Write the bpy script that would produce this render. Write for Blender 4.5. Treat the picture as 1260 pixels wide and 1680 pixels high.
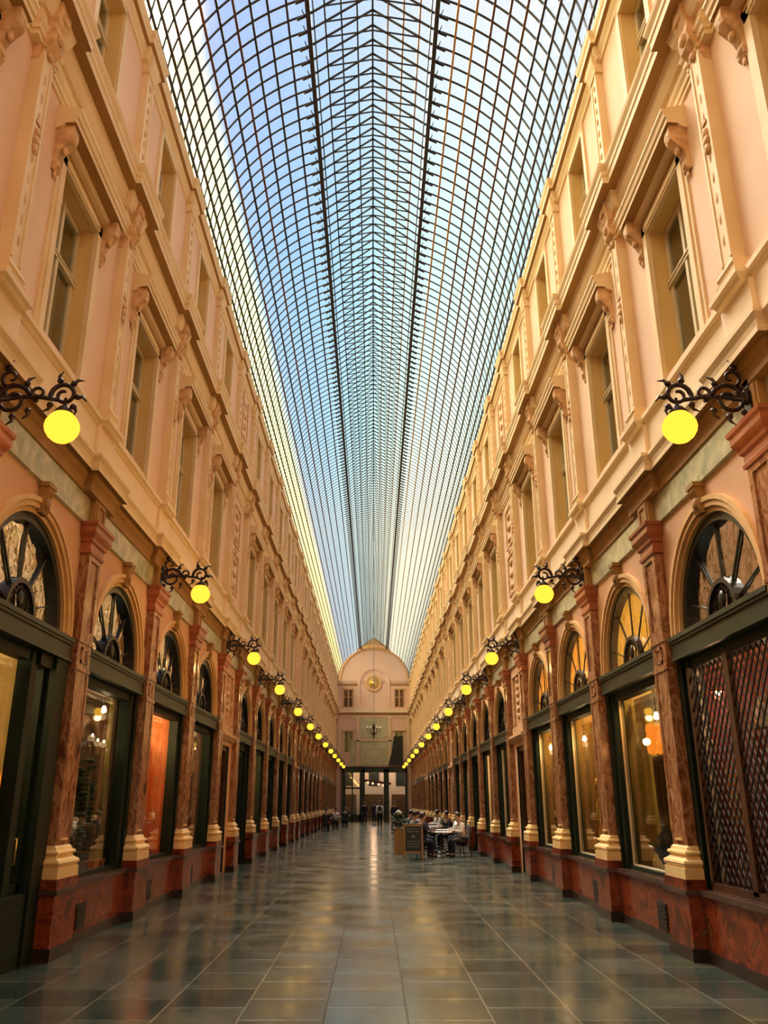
import bpy, math, random
from math import sin, cos, pi, sqrt, atan2
from mathutils import Vector, Matrix
rnd = random.Random(7)
for o in list(bpy.data.objects):
    bpy.data.objects.remove(o)
S = bpy.context.scene
COL = S.collection
# ------------------------------------------------------------------ camera
cd = bpy.data.cameras.new('camera'); cam = bpy.data.objects.new('camera', cd); COL.objects.link(cam)
F = 1375.0
cam.location = (0.03, 0, 1.6)
cam.rotation_euler = (pi / 2 + math.atan(478 / F), 0, 0)
cd.sensor_fit = 'AUTO'; cd.sensor_width = 36; cd.lens = F / 1680 * 36
cd.shift_x = 16.3 / 1680; cd.clip_start = .05; cd.clip_end = 400
S.camera = cam
# ------------------------------------------------------------------ exposure
S.view_settings.view_transform = 'Standard'; S.view_settings.look = 'None'
S.view_settings.gamma = 1; S.view_settings.use_curve_mapping = False
S.view_settings.exposure = 0.0
S.cycles.use_denoising = True
S.cycles.max_bounces = 9; S.cycles.diffuse_bounces = 5; S.cycles.glossy_bounces = 4
S.cycles.transparent_max_bounces = 24; S.cycles.transmission_bounces = 4
S.cycles.caustics_reflective = False; S.cycles.caustics_refractive = False
S.cycles.sample_clamp_indirect = 6
# ------------------------------------------------------------------ sky
W = bpy.data.worlds.new('sky'); S.world = W; W.use_nodes = True
nt = W.node_tree; nt.nodes.clear()
def N(t, typ, **kw):
    n = t.nodes.new(typ)
    for k, v in kw.items(): setattr(n, k, v)
    return n
def ramp(t, stops, interp='LINEAR'):
    n = t.nodes.new('ShaderNodeValToRGB'); e = n.color_ramp.elements
    n.color_ramp.interpolation = interp
    while len(e) > 1: e.remove(e[-1])
    e[0].position = stops[0][0]; e[0].color = (*stops[0][1], 1)
    for p, c in stops[1:]:
        x = e.new(p); x.color = (*c, 1)
    return n
def mth(t, op, a, b=None, clamp=False):
    n = t.nodes.new('ShaderNodeMath'); n.operation = op; n.use_clamp = clamp
    for i, v in enumerate((a, b)):
        if v is None: continue
        if isinstance(v, (int, float)): n.inputs[i].default_value = v
        else: t.links.new(v, n.inputs[i])
    return n.outputs[0]
tc = N(nt, 'ShaderNodeTexCoord'); sx = N(nt, 'ShaderNodeSeparateXYZ')
nt.links.new(tc.outputs['Generated'], sx.inputs[0])
zz = mth(nt, 'MAXIMUM', sx.outputs[2], 0.02)
sl = mth(nt, 'DIVIDE', sx.outputs[0], zz)                    # leaning of the direction across the street
slc = mth(nt, 'MULTIPLY_ADD', sl, 1.0); nt.nodes[-1].inputs[2].default_value = 0.5
r1 = ramp(nt, [(0.0, (4.2, 3.4, 2.0)), (.17, (4.0, 3.3, 1.9)), (.215, (2.0, 1.75, 1.0)), (.243, (1.5, 1.4, .86)), (.268, (.50, .65, 1.02)),
               (.36, (.46, .66, 1.03)), (.47, (.58, .79, 1.04)), (.56, (.82, .94, 1.03)), (.70, (.92, .99, 1.05)), (.80, (.80, .92, 1.05)), (1.0, (.75, .8, .9))])
nt.links.new(slc, r1.inputs[0])
lon = mth(nt, 'DIVIDE', sx.outputs[1], zz)                   # how far down towards the far end
lf = mth(nt, 'MULTIPLY', lon, .33)
r2 = ramp(nt, [(0.0, (1.0, 1.0, 1.0)), (.27, (1.05, 1.0, .98)), (.45, (.95, 1.12, 1.0)), (.72, (1.15, 1.28, 1.0)), (1.0, (1.75, 1.5, 1.02))])
nt.links.new(lf, r2.inputs[0])
mx = N(nt, 'ShaderNodeMix', data_type='RGBA', blend_type='MULTIPLY'); mx.inputs[0].default_value = 1
nt.links.new(r1.outputs[0], mx.inputs[6]); nt.links.new(r2.outputs[0], mx.inputs[7])
up = mth(nt, 'GREATER_THAN', sx.outputs[2], 0.0)
mg = N(nt, 'ShaderNodeMix', data_type='RGBA'); mg.inputs[6].default_value = (.12, .09, .06, 1)
dt = N(nt, 'ShaderNodeVectorMath', operation='DOT_PRODUCT'); dt.inputs[1].default_value = (-.2126, .6266, .750)
nt.links.new(tc.outputs['Generated'], dt.inputs[0])
lobe = mth(nt, 'POWER', mth(nt, 'MAXIMUM', dt.outputs['Value'], 0.0), 5000.0)
gl_ = N(nt, 'ShaderNodeMix', data_type='RGBA', blend_type='ADD'); gl_.inputs[7].default_value = (14, 9.5, 4.5, 1); gl_.clamp_factor = False
nt.links.new(lobe, gl_.inputs[0]); nt.links.new(mx.outputs[2], gl_.inputs[6])
nt.links.new(up, mg.inputs[0]); nt.links.new(gl_.outputs[2], mg.inputs[7])
bg = N(nt, 'ShaderNodeBackground'); bg.inputs[1].default_value = 1.0
nt.links.new(mg.outputs[2], bg.inputs[0])
wo = N(nt, 'ShaderNodeOutputWorld'); nt.links.new(bg.outputs[0], wo.inputs[0])
# ------------------------------------------------------------------ sun: high, hazy, spread by the glass vault
sd = bpy.data.lights.new('sun', 'SUN'); sd.energy = 13; sd.angle = math.radians(45); sd.color = (1, .91, .79)
so = bpy.data.objects.new('sun', sd); COL.objects.link(so)
so.location = (-10, 30, 40); so.rotation_euler = Vector((-.20, .55, 1)).to_track_quat('Z', 'Y').to_euler()

# ------------------------------------------------------------------ materials
def newmat(name):
    m = bpy.data.materials.new(name); m.use_nodes = True; m.node_tree.nodes.clear()
    t = m.node_tree; out = N(t, 'ShaderNodeOutputMaterial'); return m, t, out
def coords(t, scale=1, rand=True):
    c = N(t, 'ShaderNodeTexCoord'); o = c.outputs['Object']
    if rand:
        oi = N(t, 'ShaderNodeObjectInfo'); a = N(t, 'ShaderNodeVectorMath', operation='ADD')
        ml = mth(t, 'MULTIPLY', oi.outputs['Random'], 40.0)
        t.links.new(o, a.inputs[0]); t.links.new(ml, a.inputs[1]); o = a.outputs[0]
    return o
def surf(name, c1, c2=None, rough=.7, scale=3.0, bump=0.0, metal=0.0, spec=.4, detail=4, dist=0.0, stops=None, bscale=None, emit=None, stretch=None):
    m, t, out = newmat(name); p = N(t, 'ShaderNodeBsdfPrincipled')
    p.inputs['Roughness'].default_value = rough; p.inputs['Metallic'].default_value = metal
    p.inputs['Specular IOR Level'].default_value = spec
    c2 = c2 or tuple(x * .82 for x in c1); o = coords(t)
    if stretch:
        vm = N(t, 'ShaderNodeVectorMath', operation='MULTIPLY'); vm.inputs[1].default_value = stretch; t.links.new(o, vm.inputs[0]); o = vm.outputs[0]
    n = N(t, 'ShaderNodeTexNoise'); n.inputs['Scale'].default_value = scale; n.inputs['Detail'].default_value = detail
    n.inputs['Distortion'].default_value = dist; t.links.new(o, n.inputs['Vector'])
    r = ramp(t, stops or [(.35, c2), (.65, c1)]); t.links.new(n.outputs[0], r.inputs[0])
    t.links.new(r.outputs[0], p.inputs['Base Color'])
    if bump:
        b = N(t, 'ShaderNodeBump'); b.inputs['Strength'].default_value = bump; b.inputs['Distance'].default_value = .01
        nb = N(t, 'ShaderNodeTexNoise'); nb.inputs['Scale'].default_value = bscale or scale * 6; t.links.new(o, nb.inputs['Vector'])
        t.links.new(nb.outputs[0], b.inputs['Height']); t.links.new(b.outputs[0], p.inputs['Normal'])
    if emit:
        p.inputs['Emission Color'].default_value = (*emit[0], 1); p.inputs['Emission Strength'].default_value = emit[1]
    t.links.new(p.outputs[0], out.inputs[0]); return m
def emis(name, c, s):
    m, t, out = newmat(name); e = N(t, 'ShaderNodeEmission'); e.inputs[0].default_value = (*c, 1); e.inputs[1].default_value = s
    t.links.new(e.outputs[0], out.inputs[0]); return m
def glass(name, tint=(1, 1, 1), ior=1.5, wav=0.0, wscale=3.0, base=0.0):
    m, t, out = newmat(name); tr = N(t, 'ShaderNodeBsdfTransparent'); tr.inputs[0].default_value = (*tint, 1)
    g = N(t, 'ShaderNodeBsdfGlossy'); g.inputs['Roughness'].default_value = .02; g.inputs['Color'].default_value = (1, 1, 1, 1)
    ge = N(t, 'ShaderNodeNewGeometry'); dp = N(t, 'ShaderNodeVectorMath', operation='DOT_PRODUCT')
    t.links.new(ge.outputs['True Normal'], dp.inputs[0]); t.links.new(ge.outputs['Incoming'], dp.inputs[1])
    f0 = ((ior - 1) / (ior + 1)) ** 2
    om = mth(t, 'SUBTRACT', 1.0, mth(t, 'ABSOLUTE', dp.outputs['Value'])); p5 = mth(t, 'POWER', om, 5.0)
    k = mth(t, 'ADD', mth(t, 'MULTIPLY', p5, (1 - f0) if ior > 1.001 else 0.0), f0 + base, True)
    mi = N(t, 'ShaderNodeMixShader'); t.links.new(k, mi.inputs[0]); t.links.new(tr.outputs[0], mi.inputs[1]); t.links.new(g.outputs[0], mi.inputs[2])
    if wav:
        b = N(t, 'ShaderNodeBump'); b.inputs['Strength'].default_value = wav; b.inputs['Distance'].default_value = .05
        nb = N(t, 'ShaderNodeTexNoise'); nb.inputs['Scale'].default_value = wscale; nb.inputs['Detail'].default_value = 1.5; t.links.new(coords(t), nb.inputs['Vector'])
        t.links.new(nb.outputs[0], b.inputs['Height']); t.links.new(b.outputs[0], g.inputs['Normal'])
    t.links.new(mi.outputs[0], out.inputs[0]); return m
PL = surf('plaster_peach', (.80, .56, .40), (.75, .51, .34), .75, 1.2, .15)
TR = surf('trim_cream', (.79, .61, .37), (.73, .54, .29), .65, 2.0, .1)
REV = surf('reveal_ochre', (.74, .52, .22), (.68, .46, .17), .7, 1.5)  # ochre of the shaded reveals is put into the colour
SOF = surf('soffit_brown_ochre', (.40, .22, .065), (.34, .18, .05), .75, 1.5)  # brown of shaded, interreflecting undersides is put into the colour
PARA = surf('parapet_cream', (.84, .66, .45), (.78, .60, .38), .7, 1.5, .1)
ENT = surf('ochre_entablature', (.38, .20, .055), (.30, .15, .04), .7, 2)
ORN = surf('carved_stucco', (.74, .47, .25), (.50, .28, .12), .7, 9, .5, bscale=30)
SPA = surf('spandrel_peach', (.66, .38, .22), (.60, .33, .18), .65, 1.6, .1)
ARC = surf('archivolt_gold', (.74, .46, .20), (.62, .36, .14), .55, 2)
RED = surf('red_marble', (.33, .05, .015), None, .14, 4.0, 0, spec=.6, detail=10, dist=.7,
           stops=[(.30, (.03, .008, .005)), (.44, (.16, .022, .007)), (.54, (.26, .05, .014)), (.63, (.14, .02, .008)), (.70, (.20, .10, .03)), (.78, (.50, .26, .12))])
SHA = surf('shaft_marble', (.4, .18, .08), None, .20, 4.5, 0, spec=.6, detail=10, dist=.7,
           stops=[(.30, (.11, .035, .014)), (.43, (.30, .12, .05)), (.50, (.42, .21, .10)), (.57, (.20, .06, .022)), (.66, (.36, .17, .075)), (.78, (.60, .40, .24))], stretch=(1.4, 1.4, .7))
CAPM = surf('capital_terracotta', (.42, .13, .05), (.30, .08, .03), .35, 3, .1)
GOLD = surf('base_stone_gold', (.86, .60, .28), (.74, .48, .19), .3, 3, .05, spec=.6)
GRN = surf('green_marble_frieze', (.42, .40, .26), None, .3, 5, 0, detail=8, dist=.8, stops=[(.3, (.26, .27, .16)), (.5, (.42, .40, .25)), (.7, (.60, .52, .33))])
DGR = surf('dark_green_paint', (.007, .017, .009), (.005, .010, .005), .5, 2, spec=.2)
TGR = surf('transom_green_paint', (.022, .036, .022), (.015, .025, .015), .4, 3, spec=.3)
BLK = surf('black_frame', (.012, .010, .008), (.02, .014, .01), .35, 3)
IRON = surf('wrought_iron', (.018, .010, .010), (.05, .025, .018), .4, 20, metal=.3)
WOOD = surf('dark_wood', (.075, .026, .009), (.04, .014, .005), .4, 4, dist=1)
LEDGE = surf('dark_stone_ledge', (.10, .055, .040), (.06, .03, .022), .18, 4, spec=.6)
SKIRT = surf('black_skirting_stone', (.035, .018, .014), (.02, .012, .01), .2, 4, spec=.6)
SASH = surf('sash_cream', (.70, .60, .38), (.64, .54, .34), .5, 3)
STEEL = surf('roof_iron', (.016, .016, .028), (.03, .022, .022), .5, 6)
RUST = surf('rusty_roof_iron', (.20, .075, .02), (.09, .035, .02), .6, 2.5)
YEL = surf('ochre_painted_iron', (.55, .33, .09), (.40, .20, .05), .6, 2.5)  # yellow light on the right-hand purlins, put into the iron's colour
BRASS = surf('brass', (.75, .50, .14), (.6, .38, .1), .25, 4, metal=.8)
BEAD = surf('cream_bead', (.72, .62, .45), (.62, .50, .34), .4, 4)
VG = glass('vault_glass', (.97, .99, 1.0), 1.0, base=.025)
SG = glass('shop_glass', (.96, .97, .92), 1.40, 0, base=.02)
FG = glass('fanlight_glass', (.6, .68, .58), 1.7, .5, 3.2, base=.62)
FGW = glass('clear_fanlight_glass', (.95, .95, .9), 1.35, 0, base=.02)
UG = glass('upper_window_glass', (.7, .75, .7), 1.6, .06, 2.0, base=.10)
GLOBE = emis('lamp_globe_glow', (1, .50, .036), 1.9)
BULB = emis('bulb_glow', (1, .82, .5), 9.0)
FLAME = emis('amber_glow', (1, .24, .02), 1.5)
WARMB = emis('passage_bulb_glow', (1, .62, .32), 1.8)

def floor_mat():
    m, t, out = newmat('stone_slabs'); p = N(t, 'ShaderNodeBsdfPrincipled')
    g = N(t, 'ShaderNodeNewGeometry'); s = N(t, 'ShaderNodeSeparateXYZ'); t.links.new(g.outputs['Position'], s.inputs[0])
    c = N(t, 'ShaderNodeCombineXYZ'); t.links.new(mth(t, 'ADD', s.outputs[1], .02), c.inputs[0]); t.links.new(mth(t, 'ADD', s.outputs[0], .37 + .665 * 20), c.inputs[1])
    b = N(t, 'ShaderNodeTexBrick', offset=.43, offset_frequency=2); t.links.new(c.outputs[0], b.inputs['Vector'])
    b.inputs['Color1'].default_value = (.018, .030, .025, 1); b.inputs['Color2'].default_value = (.050, .061, .047, 1)
    ax = mth(t, 'GREATER_THAN', mth(t, 'ABSOLUTE', mth(t, 'ADD', s.outputs[0], .04)), .62)
    mm = N(t, 'ShaderNodeMix', data_type='RGBA'); mm.inputs[6].default_value = (.006, .007, .005, 1); mm.inputs[7].default_value = (.14, .125, .085, 1)
    t.links.new(ax, mm.inputs[0]); t.links.new(mm.outputs[2], b.inputs['Mortar'])
    b.inputs['Scale'].default_value = 1; b.inputs['Mortar Size'].default_value = .009; b.inputs['Brick Width'].default_value = .75; b.inputs['Row Height'].default_value = .665
    b.inputs['Bias'].default_value = 0.0; b.inputs['Mortar Smooth'].default_value = .4
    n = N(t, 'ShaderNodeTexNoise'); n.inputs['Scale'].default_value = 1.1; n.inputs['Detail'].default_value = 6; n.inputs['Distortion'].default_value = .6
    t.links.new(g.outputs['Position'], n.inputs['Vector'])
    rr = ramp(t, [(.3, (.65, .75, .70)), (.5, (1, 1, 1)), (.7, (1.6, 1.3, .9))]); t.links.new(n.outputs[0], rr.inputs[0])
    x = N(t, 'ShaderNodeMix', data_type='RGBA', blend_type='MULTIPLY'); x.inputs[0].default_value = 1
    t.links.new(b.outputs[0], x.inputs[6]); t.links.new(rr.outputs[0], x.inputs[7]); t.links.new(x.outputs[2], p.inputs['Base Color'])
    n2 = N(t, 'ShaderNodeTexNoise'); n2.inputs['Scale'].default_value = 1.3; n2.inputs['Detail'].default_value = 2; t.links.new(g.outputs['Position'], n2.inputs['Vector'])
    r3 = ramp(t, [(.3, (.12,) * 3), (.7, (.26,) * 3)]); t.links.new(n2.outputs[0], r3.inputs[0]); t.links.new(r3.outputs[0], p.inputs['Roughness'])
    p.inputs['Specular IOR Level'].default_value = .45
    bp = N(t, 'ShaderNodeBump'); bp.inputs['Strength'].default_value = .3; bp.inputs['Distance'].default_value = .006
    ad = mth(t, 'MULTIPLY_ADD', b.outputs['Fac'], -1.0); t.nodes[-1].inputs[2].default_value = 1.0
    t.links.new(ad, bp.inputs['Height']); t.links.new(bp.outputs[0], p.inputs['Normal'])
    t.links.new(p.outputs[0], out.inputs[0]); return m
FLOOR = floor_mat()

# ------------------------------------------------------------------ mesh helpers
class MB:
    """collects shapes; coordinates are (a, y, z) with a = distance from the middle of the street, s = which side"""
    def __init__(self, s=1): self.v = []; self.f = []; self.m = []; self.sm = []; self.s = s; self.X = None
    def p(self, a, y, z):
        q = (self.s * a, y, z)
        if self.X is not None: q = tuple(self.X @ Vector(q))
        self.v.append(q); return len(self.v) - 1
    def face(self, ids, m=0, sm=False): self.f.append(tuple(ids)); self.m.append(m); self.sm.append(sm)
    def quad(self, *pts, m=0): self.face([self.p(*q) for q in pts], m)
    def box(self, a0, a1, y0, y1, z0, z1, m=0):
        i = [self.p(a, y, z) for a in (a0, a1) for y in (y0, y1) for z in (z0, z1)]
        for q in ((0, 1, 3, 2), (4, 6, 7, 5), (0, 4, 5, 1), (2, 3, 7, 6), (0, 2, 6, 4), (1, 5, 7, 3)): self.face([i[k] for k in q], m)
        return self
    def grid(self, rows, m=0, sm=False, close=False):
        idx = [[self.p(*q) for q in r] for r in rows]
        for i in range(len(idx) - 1):
            n = len(idx[i])
            for j in range(n if close else n - 1):
                k = (j + 1) % n
                self.face([idx[i][j], idx[i][k], idx[i + 1][k], idx[i + 1][j]], m, sm)
        return idx
    def mould(self, prof, y0, y1, br=(), off=0.0, aw=3.68, m=0, pm=None):
        """a moulding: profile (a, z) run along y, stepping out by off over each (centre, half width) in br"""
        rows = []
        for a, z in prof:
            q = max(aw - a, 0); r = [(a, y0, z)]
            for c, w in br:
                o = off if a < aw - .001 else 0
                r += [(a, c - w - q, z), (a - o, c - w - q, z), (a - o, c + w + q, z), (a, c + w + q, z)]
            r.append((a, y1, z)); rows.append(r)
        for i in range(len(rows) - 1): self.grid(rows[i:i + 2], (pm[i] if pm else m))
        for e in (0, -1): self.face([self.p(*r[e]) for r in rows], m)
        return self
    def blob(self, a, y, z, ra, ry, rz, m=0, n=8, k=5):
        rows = []
        for i in range(k + 1):
            t = pi * i / k - pi / 2; rows.append([(a + ra * cos(t) * cos(2 * pi * j / n), y + ry * cos(t) * sin(2 * pi * j / n), z + rz * sin(t)) for j in range(n)])
        self.grid(rows, m, True, True); return self
    def lathe(self, a, y, z, prof, m=0, n=16, sm=True, cap=True):
        idx = self.grid([[(a + r * cos(2 * pi * j / n), y + r * sin(2 * pi * j / n), z + h) for j in range(n)] for r, h in prof], m, sm, True)
        if cap: self.face(idx[0], m); self.face(idx[-1], m)
        return self
    def tube(self, pts, r, m=0, n=6, taper=None):
        P = [Vector(q) for q in pts]; rows = []
        for i, c in enumerate(P):
            d = (P[min(i + 1, len(P) - 1)] - P[max(i - 1, 0)]).normalized()
            u = d.orthogonal().normalized() if i == 0 else (u - d * u.dot(d)).normalized()
            w = d.cross(u); rr = r if taper is None else r + (taper - r) * i / (len(P) - 1)
            rows.append([tuple(c + u * rr * cos(2 * pi * j / n) + w * rr * sin(2 * pi * j / n)) for j in range(n)])
        idx = self.grid(rows, m, True, True); self.face(idx[0], m); self.face(idx[-1], m); return self
    def ring(self, yc, zc, r0, r1, a0, a1, t0=0, t1=pi, n=20, m=0, pts=None):
        """flat ring in the wall plane, from depth a0 (front) to a1"""
        rows = [[], [], [], []]
        for j in range(n + 1):
            t = t0 + (t1 - t0) * j / n
            for k, (r, a) in enumerate(((r0, a1), (r0, a0), (r1, a0), (r1, a1))): rows[k].append((a, yc + r * cos(t), zc + r * sin(t)))
        rows.append(list(rows[0])); self.grid(rows, m); return self
    def prism(self, prof, y0, y1, m=0):
        """closed (a, z) outline pushed along y"""
        a = [self.p(q[0], y0, q[1]) for q in prof]; b = [self.p(q[0], y1, q[1]) for q in prof]; n = len(prof)
        for i in range(n): self.face([a[i], a[(i + 1) % n], b[(i + 1) % n], b[i]], m)
        self.face(a, m); self.face(b, m); return self
    def mesh(self, name, mats):
        me = bpy.data.meshes.new(name); me.from_pydata(self.v, [], self.f)
        for x in (mats if isinstance(mats, (list, tuple)) else [mats]): me.materials.append(x)
        me.polygons.foreach_set('material_index', self.m); me.polygons.foreach_set('use_smooth', self.sm); me.update(); return me
    def build(self, name, mats, parent=None, loc=(0, 0, 0)): return put(name, self.mesh(name, mats), parent, loc)
def put(name, me, parent=None, loc=(0, 0, 0), rz=0):
    o = bpy.data.objects.new(name, me); COL.objects.link(o); o.location = loc; o.rotation_euler = (0, 0, rz)
    if parent: o.parent = parent
    return o
def tag(o, label=None, cat=None, group=None, kind=None):
    if label: o['label'] = label
    if cat: o['category'] = cat
    if group: o['group'] = group
    if kind: o['kind'] = kind
    return o
def empty(name, loc=(0, 0, 0), rz=0): return put(name, None, None, loc, rz)
def copy_tree(o, parent=None):
    c = o.copy(); COL.objects.link(c)
    if parent: c.parent = parent
    for ch in list(o.children): copy_tree(ch, c)
    return c

# ------------------------------------------------------------------ rhythm of the bays (five wide bays and a narrow one, repeated)
WB, NB = 3.277, 2.6
def narrow(i): return i % 6 == 4
PY = {0: 7.073}
for i in range(0, 24): PY[i + 1] = PY[i] + (NB if narrow(i) else WB)
for i in range(-1, -4, -1): PY[i] = PY[i + 1] - (NB if narrow(i) else WB)
K0, K1 = -3, 24
Y0, Y1 = PY[K0], 84.5
SIDE = {-1: 'left', 1: 'right'}
LANDS = {i: (PY[i] + PY[i + 1]) / 2 for i in range(K0, K1)}
door_bays = {-1: {5, 8, 12, 14, 17, 20}, 1: {7, 13, 19}}
for s in SIDE:
    for i in range(K0, K1):
        if narrow(i): door_bays[s].add(i)

# ------------------------------------------------------------------ floor
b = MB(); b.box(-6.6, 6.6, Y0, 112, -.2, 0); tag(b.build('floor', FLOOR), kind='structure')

# ------------------------------------------------------------------ walls, both sides
winno = 0
def rect_hole(b, a, y0, y1, z0, z1, h, m=0, mr=1, dep=.2):
    hy0, hy1, hz0, hz1 = h
    b.quad((a, y0, z0), (a, hy0, z0), (a, hy0, z1), (a, y0, z1), m=m); b.quad((a, hy1, z0), (a, y1, z0), (a, y1, z1), (a, hy1, z1), m=m)
    b.quad((a, hy0, z0), (a, hy1, z0), (a, hy1, hz0), (a, hy0, hz0), m=m); b.quad((a, hy0, hz1), (a, hy1, hz1), (a, hy1, z1), (a, hy0, z1), m=m)
    d = a + dep
    b.quad((a, hy0, hz0), (d, hy0, hz0), (d, hy0, hz1), (a, hy0, hz1), m=mr); b.quad((a, hy1, hz0), (d, hy1, hz0), (d, hy1, hz1), (a, hy1, hz1), m=mr)
    b.quad((a, hy0, hz0), (a, hy1, hz0), (d, hy1, hz0), (d, hy0, hz0), m=mr); b.quad((a, hy0, hz1), (a, hy1, hz1), (d, hy1, hz1), (d, hy0, hz1), m=mr)
AL, AU, AT = 3.66, 3.68, 3.62     # wall planes: shop level, first floor, attic
RH = 1.26                           # arch opening of the wall
ZS = 3.45                           # springing
def wall(s):
    b = MB(s)
    for i in range(K0, K1):
        y0, y1, c = PY[i], PY[i + 1], LANDS[i]
        if narrow(i):
            rect_hole(b, AL, y0, y1, 0, 4.95, (c - .62, c + .62, 0, 2.95), 0, 5, .3)
        else:
            pts = [(c - RH * cos(pi * j / 28), ZS + RH * .97 * sin(pi * j / 28)) for j in range(29)]
            for j in range(28):
                (ya, za), (yb, zb) = pts[j], pts[j + 1]
                b.quad((AL, ya, za), (AL, yb, zb), (AL, yb, 4.95), (AL, ya, 4.95)); b.quad((AL, ya, za), (AL, yb, zb), (AL + .16, yb, zb), (AL + .16, ya, za), m=1)
            for u, w in ((y0, c - RH), (c + RH, y1)): b.quad((AL, u, 0), (AL, w, 0), (AL, w, 3.45), (AL, u, 3.45), m=5); b.quad((AL, u, 3.45), (AL, w, 3.45), (AL, w, 4.95), (AL, u, 4.95))
            for w in (c - RH, c + RH): b.quad((AL, w, 0), (AL + .16, w, 0), (AL + .16, w, ZS), (AL, w, ZS), m=5)
        if narrow(i):
            b.quad((AU, y0, 5.3), (AU, y1, 5.3), (AU, y1, 10.3), (AU, y0, 10.3), m=2); b.quad((AT, y0, 10.2), (AT, y1, 10.2), (AT, y1, 13.1), (AT, y0, 13.1), m=2)
        else:
            rect_hole(b, AU, y0, y1, 5.3, 10.3, (c - .62, c + .62, 6.62, 8.78), 2, 3, .27)
            rect_hole(b, AT, y0, y1, 10.2, 13.1, (c - .46, c + .46, 10.75, 12.5), 2, 3, .27)
    e = PY[K1]
    b.quad((AL, e, 0), (AL, Y1, 0), (AL, Y1, 4.95), (AL, e, 4.95)); b.quad((AU, e, 5.3), (AU, Y1, 5.3), (AU, Y1, 10.3), (AU, e, 10.3), m=2); b.quad((AT, e, 10.2), (AT, Y1, 10.2), (AT, Y1, 13.1), (AT, e, 13.1), m=2)
    # solid masonry behind, floor slabs and parapet top
    b.box(4.5, 4.7, Y0, Y1, 5.3, 13.3, 4); b.box(3.7, 6.4, Y0, Y1, 4.98, 5.3, 4); b.box(3.9, 4.5, Y0, Y1, 9.6, 10.4, 4)
    b.box(3.56, 4.7, Y0, Y1, 13.02, 13.12, 4); b.box(6.2, 6.4, Y0, Y1, 0, 5.0, 4); b.box(3.66, 6.4, Y0 - .1, Y0, 0, 13.1, 4)
    w = b.build('wall_' + SIDE[s], [SPA, REV, PL, REV, SOF, DGR]); tag(w, kind='structure')
    P = [(PY[i], i) for i in range(K0, K1 + 1)]
    # --- mouldings running the whole length
    m = MB(s).mould([(3.68, 4.93), (3.62, 4.95), (3.62, 5.30), (3.68, 5.32)], Y0, Y1, aw=3.68); m.build('marble_frieze', [GRN], w)
    br = [(y, .50) for y, i in P]
    m = MB(s).mould([(3.68, 5.28), (3.60, 5.30), (3.60, 5.36), (3.585, 5.42), (3.555, 5.46), (3.55, 5.53), (3.485, 5.53), (3.485, 5.58), (3.50, 5.60), (3.49, 5.66), (3.46, 5.72), (3.46, 5.76), (3.62, 5.82), (3.68, 5.83)],
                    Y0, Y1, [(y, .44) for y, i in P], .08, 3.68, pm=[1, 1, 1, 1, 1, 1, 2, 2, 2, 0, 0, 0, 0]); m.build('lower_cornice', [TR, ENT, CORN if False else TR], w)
    m = MB(s).mould([(3.68, 5.80), (3.61, 5.80), (3.61, 6.30), (3.68, 6.31)], Y0, Y1, [(y, .26) for y, i in P], .05, 3.68); m.build('parapet_band', [PARA], w)
    m = MB(s).mould([(3.68, 6.28), (3.60, 6.30), (3.58, 6.34), (3.55, 6.36), (3.55, 6.42), (3.60, 6.44), (3.68, 6.45)], Y0, Y1, [(y, .20) for y, i in P], .10, 3.68); m.build('sill_course', [TR], w)
    m = MB(s).mould([(3.69, 9.40), (3.655, 9.41), (3.655, 9.47), (3.635, 9.48), (3.635, 9.54), (3.61, 9.58), (3.60, 9.62), (3.65, 9.63), (3.65, 9.78), (3.61, 9.80), (3.57, 9.86), (3.545, 9.95), (3.53, 10.02), (3.395, 10.02), (3.395, 10.13), (3.38, 10.15), (3.38, 10.22), (3.35, 10.28), (3.34, 10.33), (3.6, 10.45), (3.69, 10.46)],
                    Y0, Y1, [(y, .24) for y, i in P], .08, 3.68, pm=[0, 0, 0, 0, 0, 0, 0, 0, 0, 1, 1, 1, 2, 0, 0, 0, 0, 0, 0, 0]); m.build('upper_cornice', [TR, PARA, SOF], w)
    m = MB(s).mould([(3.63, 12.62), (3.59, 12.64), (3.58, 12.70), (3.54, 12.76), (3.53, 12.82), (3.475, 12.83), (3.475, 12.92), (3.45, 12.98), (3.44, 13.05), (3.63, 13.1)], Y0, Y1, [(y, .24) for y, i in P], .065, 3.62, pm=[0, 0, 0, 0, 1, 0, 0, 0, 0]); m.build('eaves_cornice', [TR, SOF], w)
    # --- shop-level pilaster (every one a part, its pieces sub-parts)
    A = 3.55
    mp = MB(s)
    mp.box(A, 3.70, -.24, .24, 1.12, 3.12); mp.box(A - .015, 3.70, -.255, .255, 3.12, 3.17); mp.box(A, 3.70, -.24, .24, 3.17, 3.46)
    mp.box(A - .012, A, -.11, .11, 3.22, 3.25); mp.box(A - .012, A, -.11, .11, 3.38, 3.41); mp.box(A - .012, A, -.11, -.08, 3.22, 3.41); mp.box(A - .012, A, .08, .11, 3.22, 3.41)
    mp.box(A - .015, 3.70, -.255, .255, 3.46, 3.50); mp.box(A + .008, 3.70, -.235, .235, 3.50, 4.62)
    for q in ((-.235, -.15, 3.50, 4.62), (.15, .235, 3.50, 4.62), (-.15, .15, 3.50, 3.62), (-.15, .15, 4.50, 4.62)): mp.box(A - .012, A + .01, q[0], q[1], q[2], q[3])
    for q in ((-.235, -.17, 1.3, 3.1), (.17, .235, 1.3, 3.1)): mp.box(A - .01, A + .01, q[0], q[1], q[2], q[3])
    pil = mp.mesh('pilaster', [SHA])
    m = MB(s); m.box(3.45, 3.70, -.36, .36, 0, .66); m.box(3.44, 3.70, -.37, .37, .70, .81, 0)
    ped = m.mesh('pedestal', [RED])
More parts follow.
